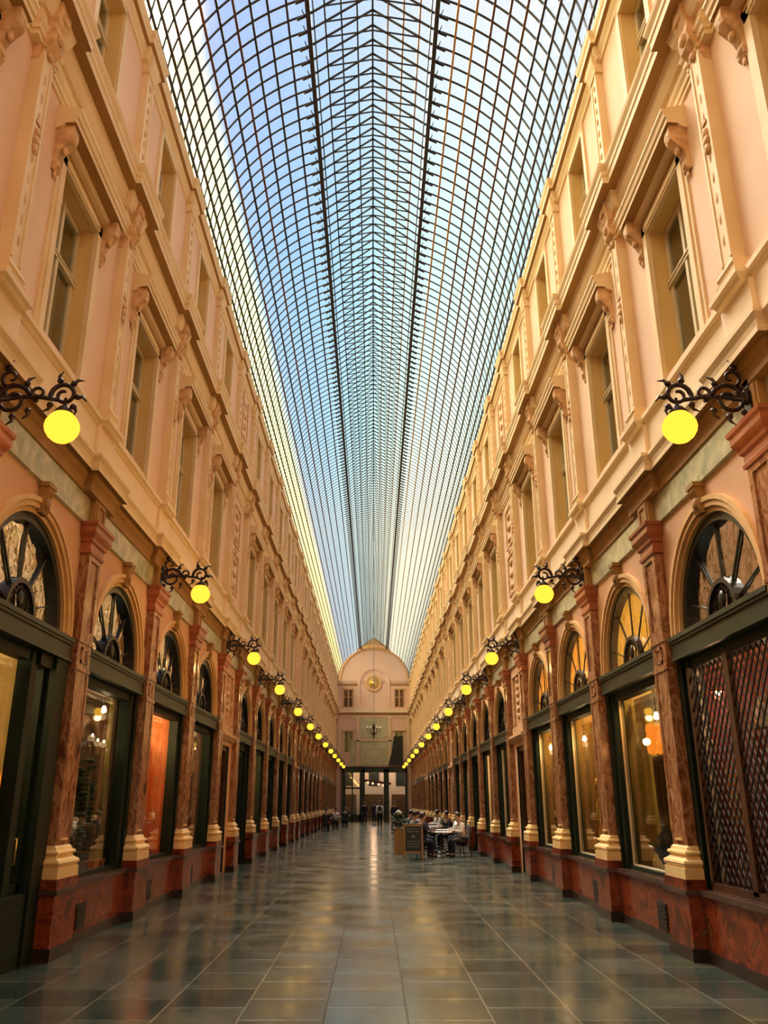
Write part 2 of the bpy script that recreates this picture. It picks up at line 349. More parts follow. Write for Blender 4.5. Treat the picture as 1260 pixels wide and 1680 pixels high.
    m = MB(s); m.box(3.425, 3.70, -.385, .385, 0, .13); skt = m.mesh('skirting', [SKIRT])
    m = MB(s); m.box(3.415, 3.70, -.395, .395, .655, .705); led = m.mesh('ledge', [LEDGE])
    def tor(mb, r, h, A=A, hw=.24):
        rows = []
        for e, z in zip(r, h):
            rows.append([(3.70, -hw - e, z), (A - e, -hw - e, z), (A - e, hw + e, z), (3.70, hw + e, z)])
        mb.grid(rows, 0); mb.face([mb.p(*q) for q in rows[0]]); mb.face([mb.p(*q) for q in rows[-1]])
    m = MB(s); r, h = [], []
    for e, z in ((.10, .81), (.10, .92), (.075, .925), (.095, .945), (.105, .97), (.095, .995), (.065, 1.01), (.04, 1.03), (.035, 1.05), (.055, 1.06), (.065, 1.075), (.055, 1.095), (.03, 1.10), (.02, 1.13), (0, 1.15)): r.append(e); h.append(z)
    tor(m, r, h); m.box(A - .02, A, -.10, .10, 1.20, 1.225); bas = m.mesh('base', [GOLD])
    m = MB(s); r, h = [], []
    for e, z in ((.0, 4.56), (.03, 4.57), (.035, 4.61), (.02, 4.63), (.02, 4.70), (.045, 4.72), (.05, 4.76), (.08, 4.80), (.095, 4.83), (.095, 4.90), (.115, 4.92), (.12, 4.96), (.10, 4.965)): r.append(e); h.append(z)
    tor(m, r, h); cap = m.mesh('capital', [CAPM])
    # frieze block over the capital
    m = MB(s); m.box(3.54, 3.70, -.20, .20, 4.965, 5.32)
    for q in ((-.16, -.10, 5.0, 5.28), (.10, .16, 5.0, 5.28), (-.1, .1, 5.0, 5.05), (-.1, .1, 5.23, 5.28)): m.box(3.525, 3.54, *q)
    fb = m.mesh('frieze_block', [ENT])
    for y, i in P:
        o = put('pilaster', pil, w, (0, y, 0))
        for nm, me in (('pedestal', ped), ('skirting', skt), ('ledge', led), ('base', bas), ('capital', cap), ('frieze_block', fb)): put(nm, me, o)
    # --- first floor pilaster with carved chain and scroll console
    B = 3.55
    m = MB(s); m.box(B, 3.69, -.125, .125, 6.62, 9.42); m.box(B - .012, B, -.125, -.085, 6.7, 9.3); m.box(B - .012, B, .085, .125, 6.7, 9.3)
    up = m.mesh('upper_pilaster', [TR])
    m = MB(s)
    m.mould([(3.69, 6.42), (B - .06, 6.44), (B - .07, 6.49), (B - .04, 6.52), (B - .03, 6.55), (B - .05, 6.58), (B - .03, 6.62), (3.69, 6.63)], -.19, .19, aw=3.69)
    ub = m.mesh('pilaster_base', [TR])
    m = MB(s)
    for k in range(9):
        z = 6.95 + k * .26
        if abs(z - 8.2) > .2: m.blob(B + .003, 0, z, .012, .026, .08, n=6, k=4)
    for dz in (-.10, .0, .10): m.blob(B - .01, 0, 8.2 + dz, .035, .055 if dz else .075, .07, n=8, k=4)
    m.box(B - .016, B - .004, -.05, .05, 8.42, 8.46)
    uo = m.mesh('carved_chain', [ORN])
    m = MB(s); pr = [(3.69, 9.20), (3.60, 9.22), (3.56, 9.30), (3.535, 9.42), (3.47, 9.50), (3.45, 9.62), (3.47, 9.74), (3.44, 9.82), (3.42, 9.93), (3.42, 10.02), (3.69, 10.02)]
    m.prism(pr, -.13, .13); m.blob(3.455, 0, 9.60, .04, .08, .07); m.blob(3.535, 0, 9.36, .035, .06, .06); m.blob(3.435, 0, 9.88, .035, .11, .04)
    for dy in (-.13, .13):
        for z, r in ((9.6, .05), (9.38, .035), (9.86, .035)): m.blob(3.55, dy, z, r, .025, r, n=8, k=4)
    uc = m.mesh('scroll_console', [ORN])
    for y, i in P:
        o = put('upper_pilaster', up, w, (0, y, 0)); put('pilaster_base', ub, o); put('carved_chain', uo, o); put('scroll_console', uc, o)
    # --- attic pilaster
    D = 3.52
    m = MB(s); m.box(D, 3.63, -.15, .15, 10.4, 12.5); m.box(D - .012, D, -.15, -.10, 10.5, 12.45); m.box(D - .012, D, .10, .15, 10.5, 12.45)
    ap = m.mesh('attic_pilaster', [TR])
    m = MB(s)
    for k in range(8): m.blob(D, 0, 10.75 + k * .22, .02, .035, .07, n=6, k=4)
    ao = m.mesh('carved_chain', [ORN])
    m = MB(s); m.mould([(3.63, 12.45), (3.50, 12.46), (3.49, 12.50), (3.50, 12.54), (3.48, 12.6), (3.46, 12.66), (3.46, 12.83), (3.63, 12.84)], -.19, .19, aw=3.63); ac = m.mesh('attic_capital', [TR])
    for y, i in P:
        o = put('attic_pilaster', ap, w, (0, y, 0)); put('carved_chain', ao, o); put('attic_capital', ac, o)
    # --- arch mouldings
    m = MB(s); m.ring(0, ZS, 1.13, 1.20, 3.655, 3.80, n=28); m.ring(0, ZS, 1.19, 1.27, 3.62, 3.70, n=28); m.ring(0, ZS, 1.255, 1.31, 3.60, 3.68, n=28)
    m.box(3.655, 3.80, -1.20, -1.13, 3.40, 3.46); m.box(3.655, 3.80, 1.13, 1.20, 3.40, 3.46)
    av = m.mesh('archivolt', [ARC])
    m = MB(s); m.prism([(3.68, 4.60), (3.60, 4.60), (3.575, 4.66), (3.585, 4.78), (3.545, 4.86), (3.54, 4.93), (3.68, 4.95)], -.085, .085); m.blob(3.575, 0, 4.72, .03, .07, .07); m.box(3.53, 3.68, -.11, .11, 4.90, 4.95)
    ks = m.mesh('keystone', [ENT])
    # --- window surround and hood on consoles
    m = MB(s)
    for q in ((-.80, -.73), (.73, .80)): m.box(3.655, 3.70, q[0], q[1], 6.45, 8.96)
    m.box(3.655, 3.70, -.80, .80, 8.89, 8.96)
    for q in ((-.73, -.61), (.61, .73)): m.box(3.635, 3.70, q[0], q[1], 6.45, 8.89)
    m.box(3.635, 3.70, -.73, .73, 8.77, 8.89); m.box(3.62, 3.70, -.63, .63, 8.80, 8.83)
    ws = m.mesh('window_surround', [TR])
    m = MB(s); m.box(3.66, 3.70, -.86, .86, 8.96, 9.08, 1)
    m.mould([(3.69, 9.02), (3.60, 9.05), (3.57, 9.09), (3.44, 9.10), (3.44, 9.17), (3.42, 9.18), (3.41, 9.24), (3.39, 9.27), (3.39, 9.30), (3.69, 9.36)], -.98, .98, aw=3.69, pm=[0, 0, 1, 0, 0, 0, 0, 0, 0])
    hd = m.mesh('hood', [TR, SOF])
    m = MB(s); m.prism([(3.69, 8.52), (3.66, 8.48), (3.63, 8.52), (3.615, 8.60), (3.64, 8.66), (3.60, 8.76), (3.53, 8.84), (3.48, 8.90), (3.46, 8.98), (3.47, 9.09), (3.69, 9.09)], -.075, .075)
    m.blob(3.52, 0, 8.93, .065, .085, .07); m.blob(3.635, 0, 8.58, .035, .07, .055); m.blob(3.57, 0, 8.78, .03, .05, .06); m.blob(3.655, 0, 8.45, .02, .035, .05)
    hc = m.mesh('console', [ORN])
    m = MB(s)
    for q in ((-.60, -.47), (.47, .60)): m.box(3.585, 3.63, q[0], q[1], 10.5, 12.62)
    m.box(3.585, 3.63, -.60, .60, 12.49, 12.62)
    asr = m.mesh('attic_surround', [TR])
    # niche panels of the narrow bays
    m = MB(s)
    for k in range(6): m.blob(AL, 0, 3.66 + k * .18, .05, .16 + .05 * (k % 2), .08)
    for q in ((-.62, -.50, 3.45, 4.75), (.50, .62, 3.45, 4.75), (-.5, .5, 4.65, 4.75)): m.box(3.61, 3.68, *q)
    m.mould([(3.68, 3.05), (3.60, 3.07), (3.56, 3.12), (3.52, 3.16), (3.52, 3.22), (3.68, 3.25)], -.95, .95, aw=3.68); m.box(3.62, 3.68, -.9, .9, 3.25, 3.42)
    np_ = m.mesh('carved_panel', [ORN])
    m = MB(s)
    for z0, z1 in ((6.8, 7.9), (8.1, 9.2)):
        for q in ((-.5, -.42, z0, z1), (.42, .5, z0, z1), (-.42, .42, z0, z0 + .07), (-.42, .42, z1 - .07, z1)): m.box(3.65, 3.70, *q)
    for k in range(7): m.blob(3.68, 0, 7.0 + k * .32, .06, .2, .1)
    for k in range(5): m.blob(3.62, 0, 10.95 + k * .32, .05, .18, .1)
    for q in ((-.45, -.38, 10.7, 12.5), (.38, .45, 10.7, 12.5)): m.box(3.59, 3.63, *q)
    nu = m.mesh('carved_panel', [ORN])
    # vents low in the marble base
    for i in range(K0, K1):
        c = LANDS[i]
        if narrow(i):
            put('carved_panel', np_, w, (0, c, 0)); put('carved_panel', nu, w, (0, c, 0)); continue
        o = put('archivolt', av, w, (0, c, 0)); put('keystone', ks, o)
        o = put('window_surround', ws, w, (0, c, 0)); put('hood', hd, o)
        for dy in (-.86, .86): put('console', hc, o, (0, dy, 0))
        put('attic_surround', asr, w, (0, c, 0))
    return w
CORN = None
walls = {s: wall(s) for s in (-1, 1)}

# ------------------------------------------------------------------ marble base course under the shop windows
for s in (-1, 1):
    b = MB(s); v = MB(s)
    runs = []
    for i in range(K0, K1):
        if i in door_bays[s]: continue
        y0, y1 = PY[i] + .3, PY[i + 1] - .3
        if s == -1 and i == 0: y1 = PY[0] + 1.75
        runs.append((y0, y1, i))
    for y0, y1, i in runs:
        b.box(3.60, 3.80, y0, y1, 0, .66, 0); b.box(3.575, 3.80, y0, y1, 0, .12, 1); b.box(3.56, 3.82, y0, y1, .655, .71, 2)
    bb = b.build('baseboard_' + SIDE[s], [RED, SKIRT, LEDGE]); tag(bb, kind='structure')
    m = MB(s); m.box(3.585, 3.61, -.17, .17, .14, .44, 0)
    for k in range(6): m.box(3.575, 3.59, -.14, .14, .17 + k * .045, .185 + k * .045, 1)
    me = m.mesh('vent_grille', [BLK, IRON])
    for y0, y1, i in runs: put('vent_grille', me, bb, (0, min(y0 + .75, y1 - .2), 0))

b = MB(); b.box(-6.4, 6.4, Y0 - .5, Y0 - .1, 0, 18); tag(b.build('wall_front', [PL]), kind='structure')  # unseen wall added to block sky light from behind the camera
# ------------------------------------------------------------------ upper windows
def upper_window(s, a, w, z0, z1, tz):
    fr = MB(s)
    for q in ((-w, -w + .07, z0, z1), (w - .07, w, z0, z1), (-w, w, z0, z0 + .07), (-w, w, z1 - .07, z1)): fr.box(a, a + .06, *q)
    mu = MB(s); mu.box(a - .02, a + .05, -.035, .035, z0, z1)
    tb = MB(s); tb.box(a - .03, a + .05, -w, w, tz - .035, tz + .035); tb.box(a - .045, a, -w + .02, w - .02, tz + .01, tz + .03)
    pa = MB(s); pa.box(a + .03, a + .036, -w + .05, w - .05, z0 + .05, z1 - .05)
    cu = MB(s)
    rows = [[], []]
    for j in range(41):
        y = -w + 2 * w * j / 40
        for k, z in ((0, z0 + .02), (1, z1 - .02)): rows[k].append((a + .22 + .03 * sin(j * 1.7), y, z))
    cu.grid(rows, 0, True)
    return [(n, q.mesh(n, [mm])) for n, q, mm in (('frame', fr, SASH), ('mullion', mu, SASH), ('transom', tb, SASH), ('pane', pa, UG), ('curtain', cu, CURT))]
CURT = surf('curtain_linen', (.72, .72, .55), (.60, .60, .45), .9, 2)
DARKR = surf('dark_curtain', (.05, .055, .06), (.03, .03, .035), .9, 2)
WS = {}
for s in (-1, 1):
    WS[s, 0] = upper_window(s, 3.88, .61, 6.64, 8.77, 7.95); WS[s, 1] = upper_window(s, 3.82, .455, 10.76, 12.49, 11.85)
wn = 0
dcur = {}
for lvl in (0, 1):
    for s in (-1, 1):
        for i in range(K0, K1):
            if narrow(i): continue
            wn += 1; r = empty('window_%d' % wn, (0, LANDS[i], 0)); tag(r, kind='structure')
            for n, me in WS[s, lvl]:
                if n == 'curtain' and ((s == 1) or i % 3 == 1):
                    if (s, lvl) not in dcur:
                        dm = me.copy(); dm.materials.clear(); dm.materials.append(DARKR); dcur[s, lvl] = dm
                    me = dcur[s, lvl]
                put(n, me, r)

# ------------------------------------------------------------------ shopfronts
def ordinal(n): return ['first', 'second', 'third', 'fourth', 'fifth', 'sixth', 'seventh', 'eighth', 'ninth', 'tenth', 'eleventh', 'twelfth', 'thirteenth'][n]
def colmat(name, c, r=.6, e=None): return surf(name, c, tuple(x * .7 for x in c), r, 2.5, emit=e)
ROOM = {k: colmat('shop_wall_' + k, c, .6) for k, c in dict(gold=(.48, .34, .10), olive=(.30, .27, .09), orange=(.70, .20, .03), brown=(.16, .07, .025), dark=(.03, .028, .02), amber=(.85, .45, .10), green=(.05, .07, .04), red=(.28, .05, .03)).items()}
FAN = {}
for s in (-1, 1):
    fr = MB(s)
    fr.ring(0, ZS, 1.04, 1.14, 3.70, 3.80, n=28); fr.box(3.70, 3.80, -1.13, 1.13, ZS - .02, ZS + .05)
    hub = MB(s); hub.ring(0, ZS + .03, .34, .39, 3.70, 3.78, n=16)
    for rr in (.14, .24): hub.ring(0, ZS + .20, rr - .012, rr, 3.73, 3.75, 0, 2 * pi, n=16)
    for k in range(7):
        t = pi * (k + .5) / 7; hub.ring(.29 * cos(t), ZS + .03 + .29 * sin(t), .03, .045, 3.73, 3.75, 0, 2 * pi, n=8)
    hub.blob(3.73, 0, ZS + .20, .03, .07, .1); pass
    sp = []
    for t in (90, 53, 127, 20, 160):
        m = MB(s); t = math.radians(t); wd = .014 if abs(t - pi / 2) < .8 else .006
        d = (cos(t), sin(t)); nrm = (-sin(t) * wd, cos(t) * wd)
        y0, z0, y1, z1 = .36 * d[0], ZS + .03 + .36 * d[1], 1.06 * d[0], ZS + 1.06 * d[1]
        q = [(y0 - nrm[0], z0 - nrm[1]), (y0 + nrm[0], z0 + nrm[1]), (y1 + nrm[0], z1 + nrm[1]), (y1 - nrm[0], z1 - nrm[1])]
        fa = [m.p(3.75, *k) for k in q]; fb = [m.p(3.77, *k) for k in q]
        m.face(fa); m.face(fb)
        for j in range(4): m.face([fa[j], fa[(j + 1) % 4], fb[(j + 1) % 4], fb[j]])
        sp.append(m.mesh('glazing_bar', [BLK]))
    pn = MB(s); n = 28; cy = [(1.05 * cos(pi * j / n), ZS + .02 + 1.05 * sin(pi * j / n)) for j in range(n + 1)]
    pn.face([pn.p(3.775, *q) for q in cy]); pn.face([pn.p(3.78, *q) for q in cy])
    tb = MB(s); tb.box(3.60, 3.80, -1.32, 1.32, 3.20, 3.46, 0)
    for z0, z1, a in ((3.42, 3.47, 3.565), (3.385, 3.42, 3.58), (3.19, 3.22, 3.58)): tb.box(a, 3.80, -1.33, 1.33, z0, z1, 0)
    FAN[s] = dict(fr=fr.mesh('fanlight_frame', [BLK]), hub=hub.mesh('fanlight_hub', [BLK]), sp=sp, pn=pn.mesh('fanlight_pane', [FG]), pw=pn.mesh('fanlight_pane', [FGW]), tb=tb.mesh('transom_beam', [TGR]))
    m = MB(s)
    for q in ((-1.30, -1.10), (1.10, 1.30)): m.box(3.70, 3.86, q[0], q[1], .70, 3.20)
    m.box(3.72, 3.86, -1.12, 1.12, 3.08, 3.20); m.box(3.72, 3.86, -1.12, 1.12, .70, .76)
    FAN[s]['wf'] = m.mesh('window_frame', [DGR])
    m = MB(s)
    for q in ((-1.10, -1.085), (1.085, 1.10)): m.box(3.77, 3.80, q[0], q[1], .76, 3.08)
    m.box(3.77, 3.80, -1.1, 1.1, .75, .775); FAN[s]['bead'] = m.mesh('glazing_bead', [BEAD])
    m = MB(s); m.box(3.80, 3.806, -1.10, 1.10, .76, 3.08); FAN[s]['pane'] = m.mesh('display_pane', [SG])
    # a full-height door front
    m = MB(s)
    for q in ((-1.30, -1.02), (1.02, 1.30)): m.box(3.72, 3.88, q[0], q[1], 0, 3.20)
    m.box(3.74, 3.88, -1.04, 1.04, 3.02, 3.20); FAN[s]['df'] = m.mesh('door_frame', [DGR])
    m = MB(s)
    for q in ((-1.0, -.86), (-.08, .0), (.0, .08), (.86, 1.0)): m.box(3.80, 3.84, q[0], q[1], .05, 3.0)
    for z in ((.05, .5), (2.85, 3.0)): m.box(3.80, 3.84, -1, 1, *z)
    FAN[s]['leaf'] = m.mesh('door_leaf', [DGR])
    m = MB(s); m.box(3.815, 3.82, -.9, .9, .4, 2.9); FAN[s]['dp'] = m.mesh('door_pane', [SG])
def room_mesh(s, mats, dep=5.6, w=1.58, zf=.66, zc=4.96):
    m = MB(s); a0 = 3.84
    m.quad((dep, -w, zf), (dep, w, zf), (dep, w, zc), (dep, -w, zc), m=0)
    for y in (-w, w): m.quad((a0, y, zf), (dep, y, zf), (dep, y, zc), (a0, y, zc), m=0)
    m.quad((a0, -w, zf), (dep, -w, zf), (dep, w, zf), (a0, w, zf), m=1); m.quad((a0, -w, zc), (dep, -w, zc), (dep, w, zc), (a0, w, zc), m=1)
    return m.mesh('shop_room', mats)
rooms = {}
ROOMKEY = {(-1, 0): 'gold', (-1, 1): 'brown', (-1, 2): 'orange', (-1, 3): 'brown', (1, 0): 'red', (1, 1): 'olive', (1, 2): 'gold', (1, 3): 'gold', (-1, 5): 'green', (-1, 6): 'amber', (1, 5): 'brown', (1, 6): 'orange', (1, 7): 'green'}
cnt = {-1: 0, 1: 0}
desc = {(-1, 0): 'nearest left shopfront, arched, with yellow curtained window and dark green door', (-1, 1): 'second arched shopfront on the left, dark green frame, bulbs and plants inside',
        (-1, 2): 'third arched shopfront on the left, glowing bright orange inside', (-1, 3): 'fourth arched shopfront on the left, narrow looking, amber shelves inside, before the carved panel',
        (1, 0): 'nearest right shopfront, arched, closed by a dark diamond lattice grille', (1, 1): 'second arched shopfront on the right, olive gold interior with orange lamp on dark stand',
        (1, 2): 'third arched shopfront on the right, gold interior with slender golden figure', (1, 3): 'fourth arched shopfront on the right, amber fanlight, before the carved panel'}
for s in (-1, 1):
    for i in range(K0, K1):
        c = LANDS[i]
        if narrow(i): continue
        if i >= 0: cnt[s] += 1
        r = empty('shopfront', (0, c, 0))
        if (s, i) in desc: tag(r, desc[s, i], 'shopfront')
        elif i < 0: tag(r, 'arched dark green shopfront beside the camera at the %s edge of the picture' % SIDE[s], 'shopfront', 'shopfronts beside the camera ' + SIDE[s])
        elif cnt[s] <= 9: tag(r, '%s arched shopfront counted from the camera along the %s wall' % (ordinal(cnt[s] - 1), SIDE[s]), 'shopfront')
        else: tag(r, 'small distant arched shopfront near the far end of the %s wall' % SIDE[s], 'shopfront', 'distant shopfronts along the %s wall' % SIDE[s])
        f = FAN[s]
        put('transom_beam', f['tb'], r); o = put('fanlight', f['fr'], r)
        for me in f['sp']: put('glazing_bar', me, o)
        put('hub', f['hub'], o); put('pane', f['pw'] if (s > 0 and 1 <= i <= 3) else f['pn'], o)
        key = ROOMKEY.get((s, i), ['dark', 'brown', 'green', 'dark', 'olive'][(i * 3 + (s > 0)) % 5])
        door = i in door_bays[s]
        zf = .02 if (door or (s, i) == (-1, 0)) else .66
        if (s, key, zf) not in rooms:
            rooms[s, key, zf] = room_mesh(s, [ROOM[key], ROOM['brown']], zf=zf)
        put('shop_room', rooms[s, key, zf], r)
        if (s, i) == (-1, 0):
            # near part: display window; far part: green door reaching the floor
            m = MB(s); m.box(3.70, 3.86, -1.30, -1.14, .70, 3.2); m.box(3.70, 3.86, .46, .62, 0, 3.2); m.box(3.72, 3.86, -1.2, .5, 3.08, 3.2); m.box(3.72, 3.86, -1.2, .5, .7, .76); m.build('window_frame', [DGR], r)
            m = MB(s); m.box(3.80, 3.806, -1.15, .47, .76, 3.08); m.build('display_pane', [SG], r)
            m = MB(s); m.box(3.62, 3.86, .98, 1.34, 0, 3.2); m.box(3.66, 3.86, .6, 1.1, 3.05, 3.2); m.box(3.645, 3.86, .10, 1.0, 0, .70); m.box(3.63, 3.65, .2, .9, .12, .58); d = m.build('door_frame', [DGR], r)
            m = MB(s); m.box(3.74, 3.80, .62, .68, .02, 3.05); m.box(3.74, 3.80, .92, .98, .02, 3.05); m.box(3.74, 3.80, .6, .98, .02, .8); d = m.build('door_leaf', [DGR], r)
            m = MB(s); m.box(3.76, 3.766, .67, .93, .8, 3.05); m.build('pane', [SG], d)
            m = MB(s); m.tube([(3.74, .65, 1.0), (3.69, .65, 1.0), (3.69, .65, 1.25), (3.74, .65, 1.25)], .012); m.build('handle', [BRASS], d)
        elif door:
            put('door_frame', f['df'], r); d = put('door_leaf', f['leaf'], r); put('pane', f['dp'], d)
        else:
            o = put('window_frame', f['wf'], r); (put('glazing_bead', f['bead'], o) if s > 0 else None); put('display_pane', f['pane'], r)
        if (s, i) == (1, 0):
            m = MB(s)
            for k in range(-14, 26):
                for sg in (1, -1):
                    y0, z0, y1, z1 = -1.08, .80 + k * .16, 1.08, .80 + k * .16 + 2.16 * 1.25
                    if sg < 0: z0, z1 = z1, z0
                    # clip to the opening
                    lo, hi = .80, 3.06; dz = (z1 - z0) / (y1 - y0); ya, yb = y0, y1
                    if dz > 0:
                        ya = max(ya, y0 + (lo - z0) / dz); yb = min(yb, y0 + (hi - z0) / dz)
                    else:
                        ya = max(ya, y0 + (hi - z0) / dz); yb = min(yb, y0 + (lo - z0) / dz)
                    if yb - ya < .03: continue
                    m.tube([(3.69 + .012 * sg, ya, z0 + dz * (ya - y0)), (3.69 + .012 * sg, yb, z0 + dz * (yb - y0))], .009, n=4)
            m.build('lattice_grille', [IRON], r)
            m = MB(s); m.box(3.66, 3.72, -.06, .06, .76, 3.08); m.box(3.66, 3.72, -1.12, -1.06, .76, 3.08); m.box(3.66, 3.72, 1.06, 1.12, .76, 3.08); m.box(3.66, 3.72, -1.1, 1.1, .72, .80); m.box(3.64, 3.74, -1.1, 1.1, .66, .72); m.build('grille_frame', [WOOD], r)

# narrow-bay doors
dn = 0
for s in (-1, 1):
    fr = MB(s)
    for q in ((-.62, -.50), (.50, .62)): fr.box(3.70, 3.95, q[0], q[1], 0, 2.95)
    fr.box(3.70, 3.95, -.6, .6, 2.83, 2.95); fm = fr.mesh('door_frame', [WOOD])
    lf = MB(s); lf.box(3.86, 3.92, -.5, .5, .02, 2.83)
    for q in ((-.42, -.06, .2, .9), (.06, .42, .2, .9), (-.42, -.06, 1.05, 2.65), (.06, .42, 1.05, 2.65)): lf.box(3.84, 3.86, *q)
    lm = lf.mesh('door_leaf', [WOOD])
    kn = MB(s); kn.blob(3.82, .03, 1.05, .03, .03, .03); km = kn.mesh('door_knob', [BRASS])
    for i in range(K0, K1):
        if not narrow(i): continue
        dn += 1; r = empty('door_%d' % dn, (0, LANDS[i], 0)); tag(r, kind='structure'); put('door_frame', fm, r); o = put('door_leaf', lm, r); put('door_knob', km, o)

# ------------------------------------------------------------------ light inside the shops
def lamp_light(name, loc, power, col=(1, .62, .28), rad=.08, parent=None):
    l = bpy.data.lights.new(name, 'POINT'); l.energy = power; l.color = col; l.shadow_soft_size = rad
    o = bpy.data.objects.new(name, l); COL.objects.link(o); o.location = loc
    if parent: o.parent = parent
    return o
SL = {(-1, 0): 90, (-1, 1): 26, (-1, 2): 260, (-1, 3): 90, (1, 0): 60, (1, 1): 75, (1, 2): 100, (1, 3): 110, (-1, 6): 160, (1, 6): 180, (-1, 5): 24, (1, 5): 30}
BP = {(-1, 1): (.85, 4.02, 2.92), (1, 1): (.15, 4.02, 2.76), (1, 2): (1.0, 3.98, 2.74), (1, 3): (.9, 3.98, 2.78)}
def bulb(s, i, dy, a, z, r=.045, label='', power=20, col=(1, .66, .32)):
    y = LANDS[i] + dy; o = empty('ceiling_bulb', (s * a, y, z)); tag(o, label, 'lamp', 'bulbs hanging inside the shops')
    m = MB(); m.lathe(0, 0, 0, [(.005, -r), (r * .7, -r * .8), (r, 0), (r * .6, r), (r * .3, r * 1.5)], n=10); m.build('bulb', [BULB], o)
    m = MB(); m.lathe(0, 0, 0, [(r * .35, r * 1.4), (r * .35, r * 2.2), (.008, r * 2.4), (.006, 4.94 - z)], n=8); m.build('cord', [IRON], o)
    lamp_light('bulb_light', (0, 0, -r * 2.2), power, col, .05, o)
    return o
for (s, i), pw in SL.items():
    dy, ba, bz = BP.get((s, i), (.25, 4.3, 2.95))
    bulb(s, i, dy, ba, bz, .045, 'bare glowing bulb hanging inside the %s shop on the %s' % (ordinal(i), SIDE[s]), pw * .08)
    lamp_light('shop_light', (s * 4.7, LANDS[i] - .2, 3.1), pw, (1, .66, .32), .2)  # unseen fill added to brighten the room beyond its weak bulb
    if (s > 0 and 1 <= i <= 3):
        lamp_light('fanlight_glow', (s * 4.6, LANDS[i], 4.1), 330, (1, .48, .12), .15, None)
for k, (dy, z) in enumerate(((.4, 2.52), (.66, 2.47), (.95, 2.47))): bulb(-1, 1, dy, 4.0, z, .017, '%s of three tiny bulbs in the second left shop window' % ['left', 'middle', 'right'][k], 1)

# ------------------------------------------------------------------ things in the windows
FAB = colmat('yellow_curtain', (.62, .42, .10), .8)
m = MB(-1)
rows = [[], []]
for j in range(61):
    y = -1.1 + 1.45 * j / 60
    for k, z in ((0, .76), (1, 3.07)): rows[k].append((4.05 + .03 * sin(j * .9), y, z))
m.grid(rows, 0, True); o = m.build('window_curtain', [FAB], None, (0, LANDS[0], 0)); tag(o, 'tall yellow curtain hanging behind the glass of the nearest left shopfront', 'curtain')
def flame_lamp(loc, label, h=.45):
    o = empty('amber_lamp', loc); tag(o, label, 'lamp')
    m = MB(); m.lathe(0, 0, 0, [(.02, 0), (.055, .05), (.07, h * .5), (.05, h * .9), (.02, h)], n=12); m.build('lamp_shade', [FLAME], o)
    m = MB(); m.lathe(0, 0, 0, [(.09, -.34), (.09, -.31), (.02, -.28), (.015, 0)], n=12); m.build('lamp_stand', [BRASS], o)
    return o
flame_lamp((-3.98, LANDS[0] + .88, 1.62), 'slim amber glowing lamp in the nearest left window', .42)
# plants, vases and baskets in the second left window
LEAF = colmat('leaf_green', (.03, .07, .025), .5); PETAL = colmat('white_petal', (.75, .72, .62), .6); REDF = colmat('red_fabric', (.35, .04, .03), .7); CER = colmat('dark_ceramic', (.03, .028, .026), .25)
ORG = colmat('orange_box_card', (.55, .20, .03), .6)
def plant(loc, h, label, n=26, spread=.3, petals=0):
    o = empty('potted_plant', loc); tag(o, label, 'plant')
    m = MB(); m.lathe(0, 0, 0, [(.08, 0), (.12, .12), (.13, .22), (.11, .22)], n=12); m.build('pot', [CER], o)
    m = MB(); q = random.Random(int(h * 100 + n))
    for k in range(n):
        t = q.random() * 2 * pi; r = spread * (.3 + .7 * q.random()); z = .3 + (h - .3) * q.random()
        m.tube([(0, 0, .2), (r * .4 * cos(t), r * .4 * sin(t), z * .7), (r * cos(t), r * sin(t), z)], .005, n=4)
        m.blob(r * cos(t), r * sin(t), z, .07, .05, .025, n=6, k=3)
    m.build('foliage', [LEAF], o)
    if petals:
        m = MB()
        for k in range(petals):
            t = q.random() * 2 * pi; r = spread * .7 * q.random(); m.blob(r * cos(t), r * sin(t), h * (.85 + .3 * q.random()), .05, .05, .04, n=7, k=4)
        m.build('flowers', [PETAL], o)
    return o
y1 = LANDS[1]
def plinth(loc, dims, mat, label, cat='display stand', nm='display_stand'):
    m = MB(); a, b_, h = dims; m.box(-a, a, -b_, b_, 0, h * .08); m.box(-a * .88, a * .88, -b_ * .88, b_ * .88, h * .08, h * .92); m.box(-a, a, -b_, b_, h * .92, h)
    o = m.build(nm, [mat], None, loc); tag(o, label, cat); return o
plinth((-4.25, y1 + .62, .68), (.22, .50, .30), CER, 'low black stand holding plants in the second left shop window')
plant((-4.0, y1 + .0, .68), .62, 'white flowering pot plant at the near end of the second left window', 20, .14, 16)
plant((-4.22, y1 + .42, .98), 1.2, 'tall dark bushy pot plant in the second left window', 90, .27)
plant((-4.22, y1 + .92, .98), 1.0, 'dark bushy pot plant at the far end of the second left window', 60, .2)
for k, (dy, mt, nm) in enumerate(((.35, REDF, 'red'), (.63, ORG, 'orange'), (.91, REDF, 'dark red'))):
    m = MB(); m.box(-.07, .07, -.10, .10, 0, .17); m.box(-.075, .075, -.105, .105, .14, .18); o = m.build('gift_box', [mt], None, (-3.90, y1 + dy, .672)); tag(o, '%s lidded gift box standing %s on the sill of the second left window' % (nm, ['nearest the camera', 'in the middle', 'farthest'][k]), 'box')
